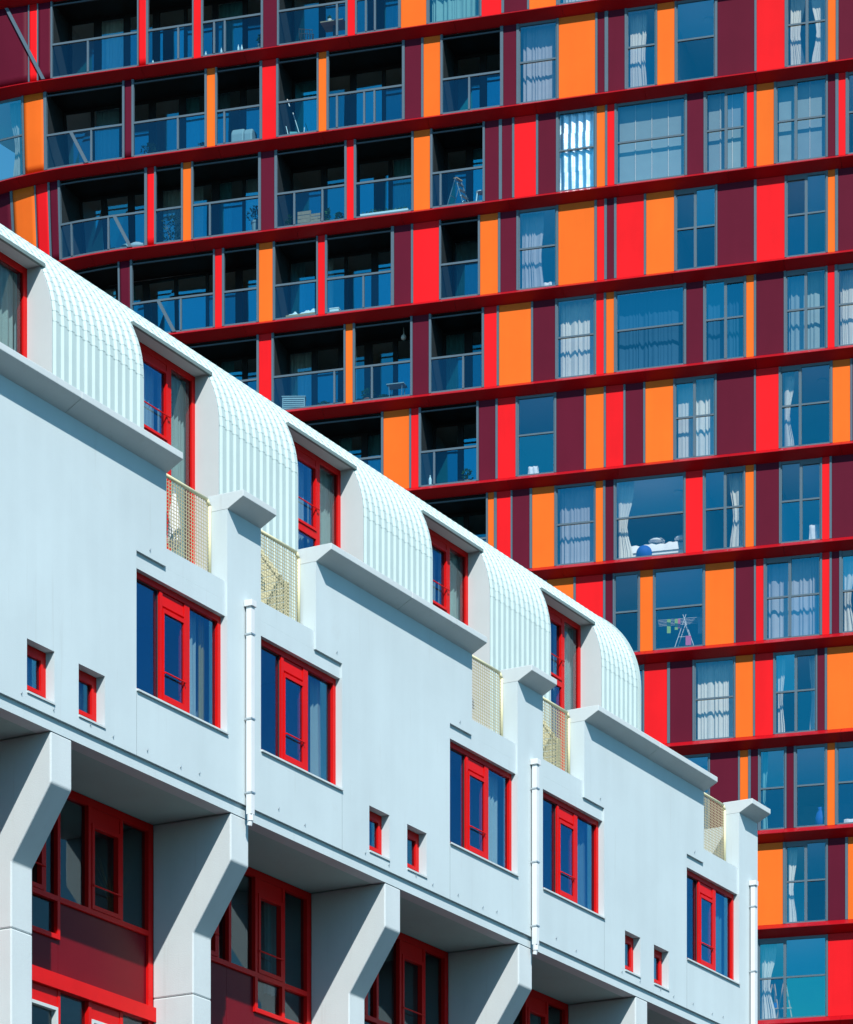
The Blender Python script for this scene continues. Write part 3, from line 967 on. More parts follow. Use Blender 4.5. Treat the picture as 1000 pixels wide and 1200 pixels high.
# tower floors from the top: kind, left, right (metres along the front), then posts or mullion and what hangs behind the glass
FLOORS = {
 0: [
  ('P',-26.542,-25.85), ('R',-25.755,-24.972), ('P',-24.878,-23.568), ('R',-23.521,-23.241), ('P',-23.195,-22.745), ('B',-22.683,-19.624,[-21.402]), 
  ('R',-19.578,-19.304), ('B',-19.228,-17.664,[-18.164]), ('R',-17.619,-17.347), ('B',-17.287,-15.244,[-16.894,-16.518]), ('P',-15.169,-14.676), 
  ('B',-14.617,-12.304,[-12.599]), ('R',-12.23,-11.965), ('B',-11.907,-10.484,[-11.598,-11.289]), ('O',-10.397,-9.522), 
  ('G',-9.464,-7.712,None,'full_sheer'), ('R',-7.654,-6.978), ('P',-6.891,-6.117), ('O',-6.046,-5.147), ('G',-5.061,-3.869,None,'white'), 
  ('O',-3.798,-2.909), ('P',-2.824,-1.254), ('G',-1.17,0.083,None,'none'), ('R',0.167,1.356), ('O',1.439,2.374), ('G',2.429,3.66,3.032,'none'), 
  ('P',3.742,4.802), ('O',4.884,5.749), ],
 1: [
  ('P',-26.542,-25.473), ('G',-25.379,-23.817,None,'right_grey'), ('O',-23.754,-23.009), ('B',-22.9,-20.159,[-21.279]), ('P',-20.083,-19.823), 
  ('B',-19.746,-17.226,[-18.179]), ('O',-17.151,-16.849), ('B',-16.789,-15.288,[-16.533]), ('R',-15.199,-14.706), ('B',-14.632,-13.294,[]), 
  ('O',-13.235,-12.954), ('B',-12.88,-10.353,[-12.599,-11.657,-11.304]), ('P',-10.265,-9.697), ('O',-9.624,-9.043), ('B',-8.97,-7.021,[-8.072]), 
  ('P',-6.92,-6.475), ('G',-6.389,-5.132,None,'full_lilac'), ('O',-5.061,-3.841), ('P',-3.77,-3.53), ('P',-3.417,-2.867), 
  ('G',-2.796,-1.855,None,'left_white'), ('O',-1.799,-1.226), ('G',-1.17,0.083,None,'none'), ('P',0.167,1.37), ('R',1.439,2.347), 
  ('G',2.416,3.674,3.059,'both_white'), ('O',3.728,3.987), ('P',4.069,4.857), ('G',4.938,5.749,None,'none'), ],
 2: [
  ('R',-26.542,-25.536), ('P',-25.442,-24.378), ('O',-24.284,-23.412), ('R',-23.363,-22.9), ('P',-22.823,-22.513), 
  ('B',-22.436,-19.365,[-22.034,-20.665]), ('R',-19.273,-19.014), ('B',-18.954,-18.058,[]), ('O',-17.997,-17.695), ('B',-17.634,-15.333,[-17.045]), 
  ('P',-15.244,-14.766), ('B',-14.676,-12.334,[-14.081,-13.102]), ('R',-12.26,-12.01), ('B',-11.936,-10.032,[]), ('O',-9.959,-9.391), 
  ('B',-9.318,-7.611,[-9.043]), ('P',-7.539,-7.064), ('P',-6.963,-6.619), ('R',-6.547,-5.817), ('P',-5.746,-5.147), ('G',-5.075,-3.869,None,'foil'), 
  ('O',-3.798,-3.516), ('R',-3.445,-3.205), ('G',-3.14,-0.891,None,'blind'), ('P',-0.821,-0.278), ('G',-0.208,1.053,0.444,'blind'), 
  ('R',1.122,1.356), ('O',1.433,2.003), ('G',2.072,3.674,2.703,'blind'), ('P',3.728,3.974), ('R',4.069,4.3), ('G',4.368,5.749,5.073,'right_grey'), ],
 3: [
  ('O',-26.542,-25.536), ('R',-25.442,-24.44), ('P',-24.346,-23.35), ('O',-23.257,-22.266), ('B',-22.173,-20.327,[]), ('P',-20.266,-19.884), 
  ('B',-19.807,-16.925,[-18.073]), ('R',-16.864,-16.608), ('B',-16.533,-15.393,[]), ('O',-15.318,-14.825), ('B',-14.751,-13.309,[]), 
  ('R',-13.256,-13.007), ('B',-12.939,-10.733,[-11.686]), ('P',-10.63,-10.046), ('R',-9.976,-9.086), ('B',-9.028,-7.769,[]), ('O',-7.703,-7.093), 
  ('P',-7.015,-6.475), ('G',-6.404,-5.147,None,'left_lilac'), ('O',-5.075,-3.869), ('R',-3.79,-3.541), ('P',-3.459,-3.219), ('R',-3.14,-2.234), 
  ('O',-2.164,-1.24), ('G',-1.184,0.111,-0.556,'none'), ('P',0.167,1.356), ('R',1.439,2.347), ('G',2.402,3.674,3.032,'none'), ('O',3.728,3.965), 
  ('P',4.055,4.748), ('R',4.83,5.749), ],
 4: [
  ('P',-26.542,-25.159), ('O',-25.081,-23.024), ('R',-22.947,-20.91), ('O',-20.833,-18.817), ('P',-18.741,-18.255), ('B',-18.164,-15.393,[-16.774]), 
  ('R',-15.318,-14.87), ('B',-14.796,-12.363,[-12.688]), ('O',-12.298,-12.045), ('B',-11.974,-10.07,[-11.392]), ('P',-9.997,-9.435), 
  ('B',-9.362,-7.64,[-8.275]), ('R',-7.565,-7.136), ('O',-7.064,-5.983), ('P',-5.917,-5.175), ('G',-5.118,-3.869,None,'full_white'), 
  ('R',-3.812,-3.558), ('O',-3.484,-3.219), ('G',-3.157,-0.919,None,'full_blue'), ('P',-0.849,-0.292), ('G',-0.236,1.039,0.43,'full_blue'), 
  ('O',1.102,1.356), ('P',1.425,2.319), ('G',2.388,3.66,3.021,'full_grey'), ('R',3.72,3.949), ('G',4.042,5.749,4.83,'left_white'), ],
 5: [
  ('O',-26.542,-26.007), ('P',-25.928,-23.863), ('R',-23.785,-21.741), ('P',-21.664,-19.639), ('O',-19.563,-17.558), ('R',-17.483,-15.498), 
  ('R',-15.423,-14.229), ('B',-14.14,-11.07,[-12.452]), ('O',-10.996,-10.105), ('R',-10.046,-9.784), ('B',-9.711,-7.821,[-9.26]), 
  ('P',-7.749,-7.179), ('R',-7.107,-6.501), ('G',-6.438,-5.204,None,'none'), ('P',-5.141,-4.215), ('O',-4.158,-3.558), ('R',-3.493,-2.909), 
  ('P',-2.844,-2.256), ('O',-2.189,-1.27), ('G',-1.217,0.083,-0.584,'full_white'), ('P',0.144,1.356), ('R',1.417,2.155), 
  ('G',2.218,3.81,2.84,'left_white_narrow'), ('O',3.878,4.45), ('P',4.517,5.749), ],
 6: [
  ('O',-26.463,-24.393), ('R',-24.315,-22.266), ('O',-22.188,-20.159), ('P',-20.083,-18.073), ('R',-17.997,-16.007), ('P',-15.932,-13.962), 
  ('O',-13.888,-11.936), ('O',-11.862,-10.835), ('B',-10.747,-7.496,[-8.941]), ('O',-7.438,-7.228), ('R',-7.139,-6.667), ('P',-6.61,-6.032), 
  ('O',-5.951,-5.204), ('G',-5.147,-3.869,None,'full_lilac'), ('O',-3.832,-3.581), ('P',-3.507,-3.233), ('G',-3.182,-0.919,None,'left_white_narrow'), 
  ('R',-0.868,-0.306), ('G',-0.25,1.025,0.416,'right_white'), ('O',1.075,1.356), ('P',1.417,2.166), ('G',2.215,3.497,2.868,'none'), 
  ('R',3.546,3.786), ('P',3.856,4.857), ('O',4.938,5.749), ],
 7: [
  ('P',-26.542,-24.768), ('R',-24.69,-22.637), ('P',-22.559,-20.527), ('O',-20.45,-18.437), ('R',-18.361,-16.368), ('O',-16.293,-14.319), 
  ('P',-14.244,-12.289), ('R',-12.216,-10.28), ('P',-10.207,-8.289), ('P',-8.217,-7.496), ('G',-7.409,-5.546,-6.49,'none'), ('O',-5.46,-4.564), 
  ('R',-4.493,-3.581), ('P',-3.507,-3.261), ('G',-3.211,-2.417,None,'none'), ('O',-2.366,-1.934), ('G',-1.889,-0.292,None,'none'), ('O',-0.228,0.71), 
  ('P',0.76,1.356), ('R',1.417,1.668), ('G',1.737,3.483,2.506,'full_lilac'), ('R',3.546,3.786), ('P',3.856,4.096), 
  ('G',4.172,5.749,4.938,'left_white_narrow'), ],
 8: [
  ('O',-26.542,-25.457), ('R',-25.379,-23.319), ('O',-23.241,-21.202), ('P',-21.125,-19.106), ('R',-19.03,-17.03), ('P',-16.955,-14.975), 
  ('O',-14.9,-12.939), ('R',-12.865,-10.923), ('O',-10.85,-8.926), ('P',-8.854,-6.949), ('R',-6.877,-4.99), ('O',-4.919,-3.784), 
  ('G',-3.699,-2.276,-2.796,'full_grey'), ('R',-2.226,-1.469), ('P',-1.379,-0.64), ('G',-0.576,0.707,None,'full_white'), ('O',0.754,1.329), 
  ('R',1.389,1.979), ('G',2.028,3.344,2.703,'both_white_narrow'), ('P',3.393,3.633), ('O',3.704,4.857), ('R',4.938,5.749), ],
 9: [
  ('R',-26.542,-24.784), ('P',-24.706,-22.652), ('O',-22.575,-20.542), ('R',-20.465,-18.452), ('O',-18.376,-16.383), ('P',-16.308,-14.334), 
  ('R',-14.259,-12.304), ('P',-12.23,-10.294), ('O',-10.221,-8.304), ('R',-8.231,-6.332), ('O',-6.26,-4.379), ('P',-4.308,-2.445), 
  ('R',-2.374,-1.617), ('G',-1.533,-0.119,None,'none'), ('P',-0.072,0.842), ('O',0.898,1.171), ('P',1.251,1.489), 
  ('G',1.535,2.347,None,'left_teal_narrow'), ('P',2.402,2.64), ('G',2.703,3.652,None,'none'), ('O',3.709,3.96), ('G',4.023,5.749,4.884,'none'), ],
 10: [
  ('O',-26.542,-25.677), ('P',-25.598,-23.537), ('R',-23.459,-21.417), ('P',-21.34,-19.319), ('O',-19.243,-17.241), ('R',-17.166,-15.184), 
  ('O',-15.109,-13.146), ('P',-13.072,-11.128), ('R',-11.055,-9.13), ('P',-9.057,-7.15), ('O',-7.078,-5.189), ('R',-5.118,-3.247), 
  ('O',-3.177,-1.323), ('P',-1.254,-0.25), ('G',-0.167,0.555,None,'none'), ('O',0.638,2.292), ('G',2.374,3.677,3.021,'left_white_narrow'), 
  ('P',3.731,4.287), ('O',4.368,5.749), ],
 11: [
  ('R',-26.542,-25.363), ('O',-25.285,-23.226), ('P',-23.148,-21.11), ('R',-21.033,-19.014), ('P',-18.938,-16.94), ('O',-16.864,-14.885), 
  ('R',-14.81,-12.85), ('O',-12.776,-10.835), ('P',-10.762,-8.839), ('R',-8.767,-6.863), ('P',-6.791,-4.905), ('O',-4.834,-2.965), 
  ('R',-2.895,-1.044), ('O',-0.974,0.416), ('P',0.499,1.439), ('G',1.508,3.677,2.347,'left_white_narrow'), ('R',3.731,5.073), ('O',5.155,5.749), ],
}

# ================================================================== COLOURED APARTMENT TOWER
# local axes: x along the front (to the right), y into the building, z up; the panel face is y = 0
T_LOC = (9.1512, 112.0, 0.0)
T_ROT = math.atan2(-0.276323, 0.961065)
tower = empty('apartment_tower', T_LOC, T_ROT)
tag(tower, 'tall apartment tower clad in red, orange and purple panels with glass balconies', 'building')
FH = 3.03
def zs(i):
    return 56.5 - FH * (i - 1)
R_C = 14.0
def warp(p):
    """the left corner curves away; the line where the curve starts leans over from floor to floor"""
    u, y, z = p
    lvl = max(-2.0, min(6.0, 1 + (56.5 - z) / FH))
    uc = -23.04 + 1.57 * lvl
    if u >= uc:
        return (u, y, z)
    a = math.asin(min(.95, (uc - u) / R_C))
    return (u + y * math.sin(a), R_C - (R_C - y) * math.cos(a), z)

U0, U1 = -26.6, 6.2
NOSE = [(0.004, 0.0), (-.36, -.25), (0.004, -.43)]
for i in range(-2, 13):
    z = zs(i)
    # edge nosing in lengths with open joints
    prof = [(.06, z + 0.0), (NOSE[0][0], z), (NOSE[1][0], z - .205), (NOSE[1][0], z - .222), (NOSE[2][0], z - .43), (.06, z - .43)]
    u = U0 - 0.9 * (i % 3)
    while u < U1:
        e = min(u + 3.62, U1)
        a = max(u, U0) + .004
        b = e - .004
        if b - a > .1:
            n = max(1, int((b - a) / .45)) if u < -12 else 1
            MB().sweep_x(prof, [a + (b - a) * k / n for k in range(n + 1)]).build('slab_edge', 'slab_red', tower, warp=warp)
        u = e
    n = 14
    body = [(.062, z - .01), (.062, z - .42), (7.0, z - .42), (7.0, z - .01)]
    MB().sweep_x(body, [U0 + .02 + (U1 - U0 - .04) * k / 40 for k in range(41)]).build('floor_plate', 'ceiling_white', tower, warp=warp)
    if i >= -1:
        MB().sweep_x([(.07, z + .003), (.07, z - .008), (6.9, z - .008), (6.9, z + .003)], [U0 + .1 + (U1 - U0 - .2) * k / 40 for k in range(41)]).build('floor_finish', 'room_floor', tower, warp=warp)
MB().sweep_x([(6.9, zs(12)), (7.0, zs(12)), (7.0, zs(-2)), (6.9, zs(-2))], [U0 + 2 + (U1 - U0 - 2) * k / 10 for k in range(11)]).build('rear_wall', 'room_wall', tower)
MB().box(-15, U1, .0, 6.9, 0.0, zs(12) - .44).build('base_wall', 'tower_purple', tower)
MB().box(U1 - .15, U1 - .02, .1, 6.9, zs(12), zs(-2) - .45).build('end_wall', 'tower_purple', tower)

PM = {'P': 'tower_purple', 'R': 'tower_red', 'O': 'tower_orange'}

def skin(a, b, y, zb, zt, nu, nz):
    mb = MB()
    for j in range(nz + 1):
        for i in range(nu + 1):
            mb.v.append((a + (b - a) * i / nu, y, zb + (zt - zb) * j / nz))
    for j in range(nz):
        for i in range(nu):
            q = j * (nu + 1) + i
            mb.f.append((q, q + 1, q + nu + 2, q + nu + 1))
    return mb

def panel(kind, a, b, zb, zt):
    if a < -18.5:                     # on the curved corner: finely divided front on a backing sheet
        o = skin(a + .006, b - .006, 0.0, zb, zt, 6, 10).build('panel', PM[kind], tower, smooth=True, warp=warp)
        md = o.modifiers.new('thickness', 'SOLIDIFY')
        md.thickness = .05
        md.offset = -1
        return o
    w = b - a
    n = 1
    mb = MB().sweep_x([(0.0, zb), (.055, zb), (.055, zt), (0.0, zt)][::-1], [a + .006 + (w - .012) * k / n for k in range(n + 1)])
    return mb.build('panel', PM[kind], tower, warp=warp)

def trim(a, b, zb, zt, y=-.022):
    return MB().box(a, b, y, .075, zb, zt).build('trim', 'grey_trim', tower, warp=warp)

def tower_curtain(win, code, a, b, zb, zt):
    if code in ('none',):
        return
    y = .38
    z0, z1 = zb + .03, zt + .05
    def cs(p, q, mat, **kw):
        curtain_sheet(p, q, y, z0, z1, mat, 'curtain', win, warp=warp, **kw)
    mat = {'white': 'curtain_white', 'grey': 'curtain_grey', 'lilac': 'curtain_lilac', 'blue': 'curtain_blue', 'teal': 'curtain_teal', 'sheer': 'curtain_teal'}
    parts = code.split('_')
    w = b - a
    if code == 'white':
        cs(a + .05, b - .05, 'curtain_white')
    elif parts[0] == 'full':
        cs(a + .03, b - .03 - (.06 * w if parts[1] == 'white' else 0), mat[parts[1]], fold=.135, amp=.034)
    elif parts[0] == 'left':
        f = .22 if parts[-1] == 'narrow' else .58
        cs(a + .03, a + .03 + f * w, mat[parts[1]], gather=.45 if parts[-1] == 'narrow' else .12, side=-1, fold=.11, amp=.032)
    elif parts[0] == 'right':
        cs(b - .42 * w, b - .04, mat[parts[1]], gather=.25, side=1, fold=.11, amp=.032)
    elif parts[0] == 'both':
        f = .18 if parts[-1] == 'narrow' else .40
        cs(a + .03, a + .03 + f * w, mat[parts[1]], gather=.35, side=-1, fold=.10, amp=.03)
        cs(b - .04 - f * w, b - .04, mat[parts[1]], gather=.35, side=1, fold=.10, amp=.03)
    elif code == 'blind':
        n = max(3, int(w / .55))
        for k in range(n):
            p, q = a + .04 + (w - .08) * k / n, a + .04 + (w - .08) * (k + 1) / n
            MB().box(p, q - .012, y - .11, y - .105, z0, z1).build('blind', 'curtain_grey', win, warp=warp)
            MB().box(q - .028, q - .004, y - .135, y - .115, z0, z1).build('blind_edge', 'curtain_white', win, warp=warp)
    elif code == 'foil':
        mb = MB()
        n = 44
        for (c0, c1, ph) in ((zb + .02, zb + .66, 0), (zb + .64, zb + 1.28, 1.3), (zb + 1.30, zb + 1.92, 2.2), (zb + 1.9, zt, .6)):
            i0 = len(mb.v)
            for r in range(5):
                for k in range(n + 1):
                    x = a + .03 + (w - .06) * k / n
                    mb.v.append((x, .12 + .022 * math.sin(x * 26 + ph * .25) + .004 * math.sin(r * 1.1 + x * 9 + ph), c0 + (c1 - c0) * r / 4))
            for r in range(4):
                for k in range(n):
                    q = i0 + r * (n + 1) + k
                    mb.f.append((q, q + 1, q + n + 2, q + n + 1))
        mb.build('foil_sheet', 'foil', win, warp=warp)

def window(a, b, mull, code, zb, zt):
    fr = MB()
    zm = zb + .51 * (zt - zb)
    fw = .035
    fr.box(a, b, .012, .08, zt - .085, zt).box(a, b, .012, .08, zb, zb + .045)
    fr.box(a, a + fw, .012, .08, zb + .045, zt - .085).box(b - fw, b, .012, .08, zb + .045, zt - .085)
    cols = [(a + fw, b - fw)]
    if mull is not None:
        fr.box(mull - .045, mull + .045, .005, .081, zb + .045, zt - .085)
        cols = [(a + fw, mull - .045), (mull + .045, b - fw)]
        wide = max(cols, key=lambda c: c[0] - c[1])       # the narrower light opens: heavier head
        fr.box(wide[0], wide[1], .0, .078, zt - .17, zt - .0855)
    win = fr.build('window', 'grey_trim', tower, warp=warp)
    for p, q in cols:
        MB().box(p, q, .008, .07, zm - .028, zm + .028).build('transom', 'grey_trim', win, warp=warp)
        for c0, c1 in ((zb + .045, zm - .028), (zm + .028, zt - .0855)):
            (skin(p, q, .05, c0, c1, 6, 6) if p < -18.5 else skin(p, q, .05, c0, c1, 1, 1)).build('pane', 'tower_glass', win, smooth=True, warp=warp)
    # the room's own floor just behind the glass
    rr = random.Random(int(a * 77 + zb * 13))
    MB().box(a - .2, b + .2, .10, 3.2, zb + .006, zb + .012).build('room_floor', rr.choice(('floor_pale', 'floor_pale', 'room_floor', 'floor_grey')), win, warp=warp)
    tower_curtain(win, code, a, b, zb, zt)
    return win

def loggia(a, b, zb, zt, seed):
    rr = random.Random(seed)
    D = 1.5
    n = max(1, int((b - a) / .7))
    us = [a + (b - a) * k / n for k in range(n + 1)]
    lin = MB().sweep_x([(.08, zt + .005), (.08, zt - .02), (D + .02, zt - .02), (D + .02, zt + .005)], us)
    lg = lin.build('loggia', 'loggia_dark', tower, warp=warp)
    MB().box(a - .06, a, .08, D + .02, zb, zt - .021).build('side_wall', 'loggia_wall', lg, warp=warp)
    MB().box(b, b + .06, .08, D + .02, zb, zt - .021).build('side_wall', 'loggia_wall', lg, warp=warp)
    # rear glazing: frames, dark panes, cloth behind some of them
    m = max(1, round((b - a) / 1.05))
    fr = MB()
    st = (b - a) / m
    for k in range(m + 1):
        c = a + st * k
        wd = .05 + .09 * rr.random()
        fr.box(max(a, c - wd), min(b, c + wd), D - .06, D, zb + .1, zt - .12)
    fr.box(a, b, D - .05, D - .002, zt - .12, zt - .021).box(a, b, D - .05, D - .002, zb + .002, zb + .1)
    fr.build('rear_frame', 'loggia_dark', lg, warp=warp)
    for k in range(m):
        MB().poly([(a + st * k, D - .02, zb + .1), (a + st * (k + 1), D - .02, zb + .1), (a + st * (k + 1), D - .02, zt - .12), (a + st * k, D - .02, zt - .12)]).build('rear_pane', 'loggia_glass', lg, warp=warp)
        r = rr.random()
        if r < .45:
            c0 = a + st * k + .05
            curtain_sheet(c0, c0 + st * rr.choice((.45, .9)), D + .18, zb + .02, zt - .05, rr.choice(('curtain_teal', 'curtain_white', 'curtain_grey', 'curtain_teal')), 'rear_curtain', lg, fold=.16, amp=.04, warp=warp)

def balcony(a, b, posts, zb, zt):
    zr = zb + 1.10
    n = max(1, int((b - a) / .6)) if a < -17 else 1
    us = [a + (b - a) * k / n for k in range(n + 1)]
    rail = MB().sweep_x([(-.02, zr), (.06, zr), (.06, zr + .065), (-.02, zr + .065)][::-1], us)
    bal = rail.build('handrail', 'grey_trim', tower, warp=warp)
    MB().sweep_x([(.0, zt - .16), (.05, zt - .16), (.05, zt - .115), (.0, zt - .115)][::-1], us).build('head_bar', 'dark_trim', bal, warp=warp)
    MB().sweep_x([(.0, zb + .0), (.05, zb + .0), (.05, zb + .05), (.0, zb + .05)][::-1], us).build('bottom_rail', 'grey_trim', bal, warp=warp)
    marks = [a] + [p for p in posts if a + .1 < p < b - .1] + [b]
    for p in marks[1:-1]:
        MB().box(p - .032, p + .032, -.015, .055, zb + .05, zr).build('post', 'grey_trim', bal, warp=warp)
    for p, q in zip(marks, marks[1:]):
        k = max(1, int((q - p) / .6)) if p < -17 else 1
        skin(p, q, .02, zb + .05, zr, k * 2, 1).build('glass_panel', 'balustrade_glass', bal, smooth=True, warp=warp)
    return bal

def plain_floor(i, u_from, u_to, seed):
    rr = random.Random(seed)
    zb, zt = zs(i), zs(i - 1) - .43
    u = u_from
    while u < u_to - .3:
        w = min(rr.choice((.6, .9, 1.3, 1.9)), u_to - u)
        panel(rr.choice('PRO'), u, u + w - .08, zb, zt)
        trim(u + w - .08, u + w, zb, zt)
        u += w

for f, items in FLOORS.items():
    zb, zt = zs(f), zs(f - 1) - .43
    run = None
    for q, it in enumerate(items):
        k, a, b = it[0], it[1], it[2]
        if k in PM:
            panel(k, a, b, zb, zt)
        elif k == 'G':
            window(a, b, it[3], it[4], zb, zt)
        else:
            balcony(a, b, it[3], zb, zt)
        if q + 1 < len(items) and items[q + 1][1] > b:
            g_ = items[q + 1][1] - b
            trim(b, b + g_, zb, zt, -.03 if 'B' in (k, items[q + 1][0]) else -.022)
        # group neighbouring balconies into one loggia where only a slim panel parts them
        if k == 'B':
            run = [a, b] if run is None else [run[0], b]
        nxt = items[q + 1] if q + 1 < len(items) else None
        if run and k != 'B' and (b - a > .4 or nxt is None or nxt[0] == 'G'):
            loggia(run[0], run[1], zb, zt, f * 31 + int(run[0] * 3))
            run = None
    # party walls between rooms behind the panels
    prev = None
    for it in items:
        if it[0] in PM and it[2] - it[1] > .55 and it[1] > -9:
            c = (it[1] + it[2]) / 2
            if prev is None or c - prev > 2.2:
                MB().box(c - .05, c + .05, .08, 6.88, zb + .004, zt + .004).build('party_wall', 'ceiling_white', tower, warp=warp)
                prev = c
plain_floor(-1, U0 + .05, U1 - .05, 5)
plain_floor(12, -12.0, U1 - .05, 6)

# slanting trim where the flat front turns into the curved corner
for i, (za, zb_) in {0: (zs(-1) - .44, zs(0)), 1: (zs(1) + 1.1, zs(1)), 2: (zs(2) + 1.1, zs(2)), 3: (zs(3) + 1.1, zs(3))}.items():
    def xc(z):
        return -23.0 + 1.57 * (1 + (56.5 - z) / FH)
    mb = MB()
    p0, p1 = xc(za), xc(zb_)
    i0 = len(mb.v)
    for (x, z) in ((p0, za), (p1, zb_)):
        mb.v += [(x - .06, -.06, z), (x + .06, -.06, z), (x + .06, -.005, z), (x - .06, -.005, z)]
    mb.f += [(0, 4, 5, 1), (1, 5, 6, 2), (2, 6, 7, 3), (3, 7, 4, 0), (0, 1, 2, 3), (7, 6, 5, 4)]
    mb.build('slanting_trim', 'grey_trim', tower)

# ceiling lamps seen through the glass
def ceiling_lamp(u, f, y, r=.16):
    zt = zs(f - 1) - .43
    MB().lathe((u, y, zt - .062), [(r * .8, 0), (r, .015), (r, .06)], 16).build('ceiling_lamp', 'bulb', tower, warp=warp)

# ------------------------------------------------------------------ things on the balconies and in the rooms
def at(u, f, y=.35, dz=0.0):
    p = warp((u, y, zs(f) + .004 + dz))
    c, s = math.cos(T_ROT), math.sin(T_ROT)
    return (T_LOC[0] + p[0] * c - p[1] * s, T_LOC[1] + p[0] * s + p[1] * c, p[2])

def thing(name, u, f, label, cat, y=.35, dz=0.0, rz=0.0, group=None):
    o = empty(name, at(u, f, y, dz), T_ROT + rz)
    return tag(o, label, cat, group)

def foliage(parent, n, h0, h1, r, size, mat='leaf', seed=1, droop=.3):
    rr = random.Random(seed)
    mb = MB()
    for i in range(n):
        a, q, h = rr.uniform(0, 6.28), r * math.sqrt(rr.random()), rr.uniform(h0, h1)
        q *= math.sin(math.pi * min(1, .15 + .85 * (h - h0) / (h1 - h0 + 1e-6))) * .8 + .25
        c = Vector((q * math.cos(a), q * math.sin(a), h))
        d = Vector((math.cos(a) + rr.uniform(-.6, .6), math.sin(a) + rr.uniform(-.6, .6), rr.uniform(-droop, .9))).normalized() * size * rr.uniform(.7, 1.3)
        s = d.cross(Vector((rr.uniform(-1, 1), rr.uniform(-1, 1), 1))).normalized() * size * .32
        mb.poly([c - d * .5, c + s, c + d * .5, c - s])
    return mb.build('foliage', mat, parent)

def potted_plant(u, f, label, h=.45, r=.2, pot='terracotta', pr=.13, ph=.2, mat='leaf', y=.35, seed=1, n=90, dz=0.0, size=.1):
    t = thing('potted_plant', u, f, label, 'plant', y, dz, group='potted plants on the tower balconies')
    MB().lathe((0, 0, 0), [(pr * .72, 0), (pr * .95, ph * .85), (pr * 1.06, ph * .86), (pr * 1.06, ph), (pr * .9, ph)], 14).build('pot', pot, t)
    st = MB()
    rr = random.Random(seed + 9)
    for k in range(5):
        a = rr.uniform(0, 6.28)
        st.tube((0, 0, ph - .02), (r * .6 * math.cos(a), r * .6 * math.sin(a), ph + h * .7), .008, 5, .004)
    st.build('stem', 'leaf_dark', t)
    foliage(t, n, ph + .02, ph + h, r, size, mat, seed)
    return t

# step ladder and stool
t = thing('step_ladder', -8.56, 2, 'aluminium step ladder standing open on a balcony', 'ladder', y=.40, rz=1.2)
mb = MB()
for s in (-.2, .2):
    mb.tube((s, -.38, 0), (s * .75, 0, 1.02), .018, 6)
mb.build('front_rails', 'steel', t)
mb = MB()
for s in (-.18, .18):
    mb.tube((s, .38, 0), (s * .75, .02, 1.0), .014, 6)
mb.tube((-.17, .2, .5), (.17, .2, .5), .012, 6)
mb.build('rear_rails', 'steel', t)
for k in range(4):
    q = (k + .7) / 4.6
    MB().box(-.19 + .03 * q, .19 - .03 * q, -.38 * (1 - q) - .05, -.38 * (1 - q) + .05, 1.02 * q - .01, 1.02 * q + .012).build('step', 'steel', t)
MB().box(-.16, .16, -.06, .06, 1.0, 1.03).build('top_cap', 'wood', t)
t = thing('stool', -7.75, 2, 'white plastic stool beside the step ladder', 'stool', y=.3)
MB().lathe((0, 0, .42), [(.15, 0), (.17, .01), (.17, .035), (.15, .045)], 16).build('seat', 'white_plastic', t)
for sx in (-1, 1):
    for sy in (-1, 1):
        MB().tube((sx * .14, sy * .14, 0), (sx * .10, sy * .10, .425), .02, 6).build('leg', 'white_plastic', t)
# crates, planter box
for n_, (x, w, h, lb) in enumerate(((-13.78, .42, .52, 'tall brown slatted crate among the balcony plants'), (-13.4, .34, .40, 'small pale brown crate beside the tall slatted crate'))):
    t = thing('crate', x, 2, lb, 'crate', y=.32)
    for sx in (-1, 1):
        for sy in (-1, 1):
            MB().box(sx * w / 2 - .02, sx * w / 2 + .02, sy * .16 - .02, sy * .16 + .02, 0, h).build('corner_post', 'brown_crate', t)
    for k in range(4):
        z = .01 + k * h / 4
        for sy in (-.19, .18):
            MB().box(-w / 2 - .02, w / 2 + .02, sy, sy + .012, z, z + h / 4 - .02).build('slat', 'brown_crate', t)
    MB().box(-w / 2 + .01, w / 2 - .01, -.15, .15, .0, .03).build('base', 'brown_crate', t)
t = thing('planter_box', -11.01, 2, 'long white planter box with low green seedlings along the balustrade', 'planter', y=.2)
mb = MB().box(-.82, .82, -.09, -.075, 0, .16).box(-.82, .82, .075, .09, 0, .16).box(-.82, -.80, -.074, .074, 0, .16).box(.80, .82, -.074, .074, 0, .16).box(-.80, .80, -.074, .074, 0, .02)
mb.build('box', 'white_plastic', t)
MB().box(-.799, .799, -.073, .073, .022, .13).build('soil', 'room_floor', t)
rr = random.Random(3)
mb = MB()
for k in range(150):
    c = Vector((rr.uniform(-.75, .75), rr.uniform(-.06, .06), .13 + rr.random() ** 2 * .16))
    d = Vector((rr.uniform(-1, 1), rr.uniform(-1, 1), rr.uniform(0, 1))).normalized() * .05
    s = d.cross(Vector((rr.uniform(-1, 1), 1, rr.uniform(-1, 1)))).normalized() * .02
    mb.poly([c - d, c + s, c + d, c - s])
mb.build('seedlings', 'leaf', t)
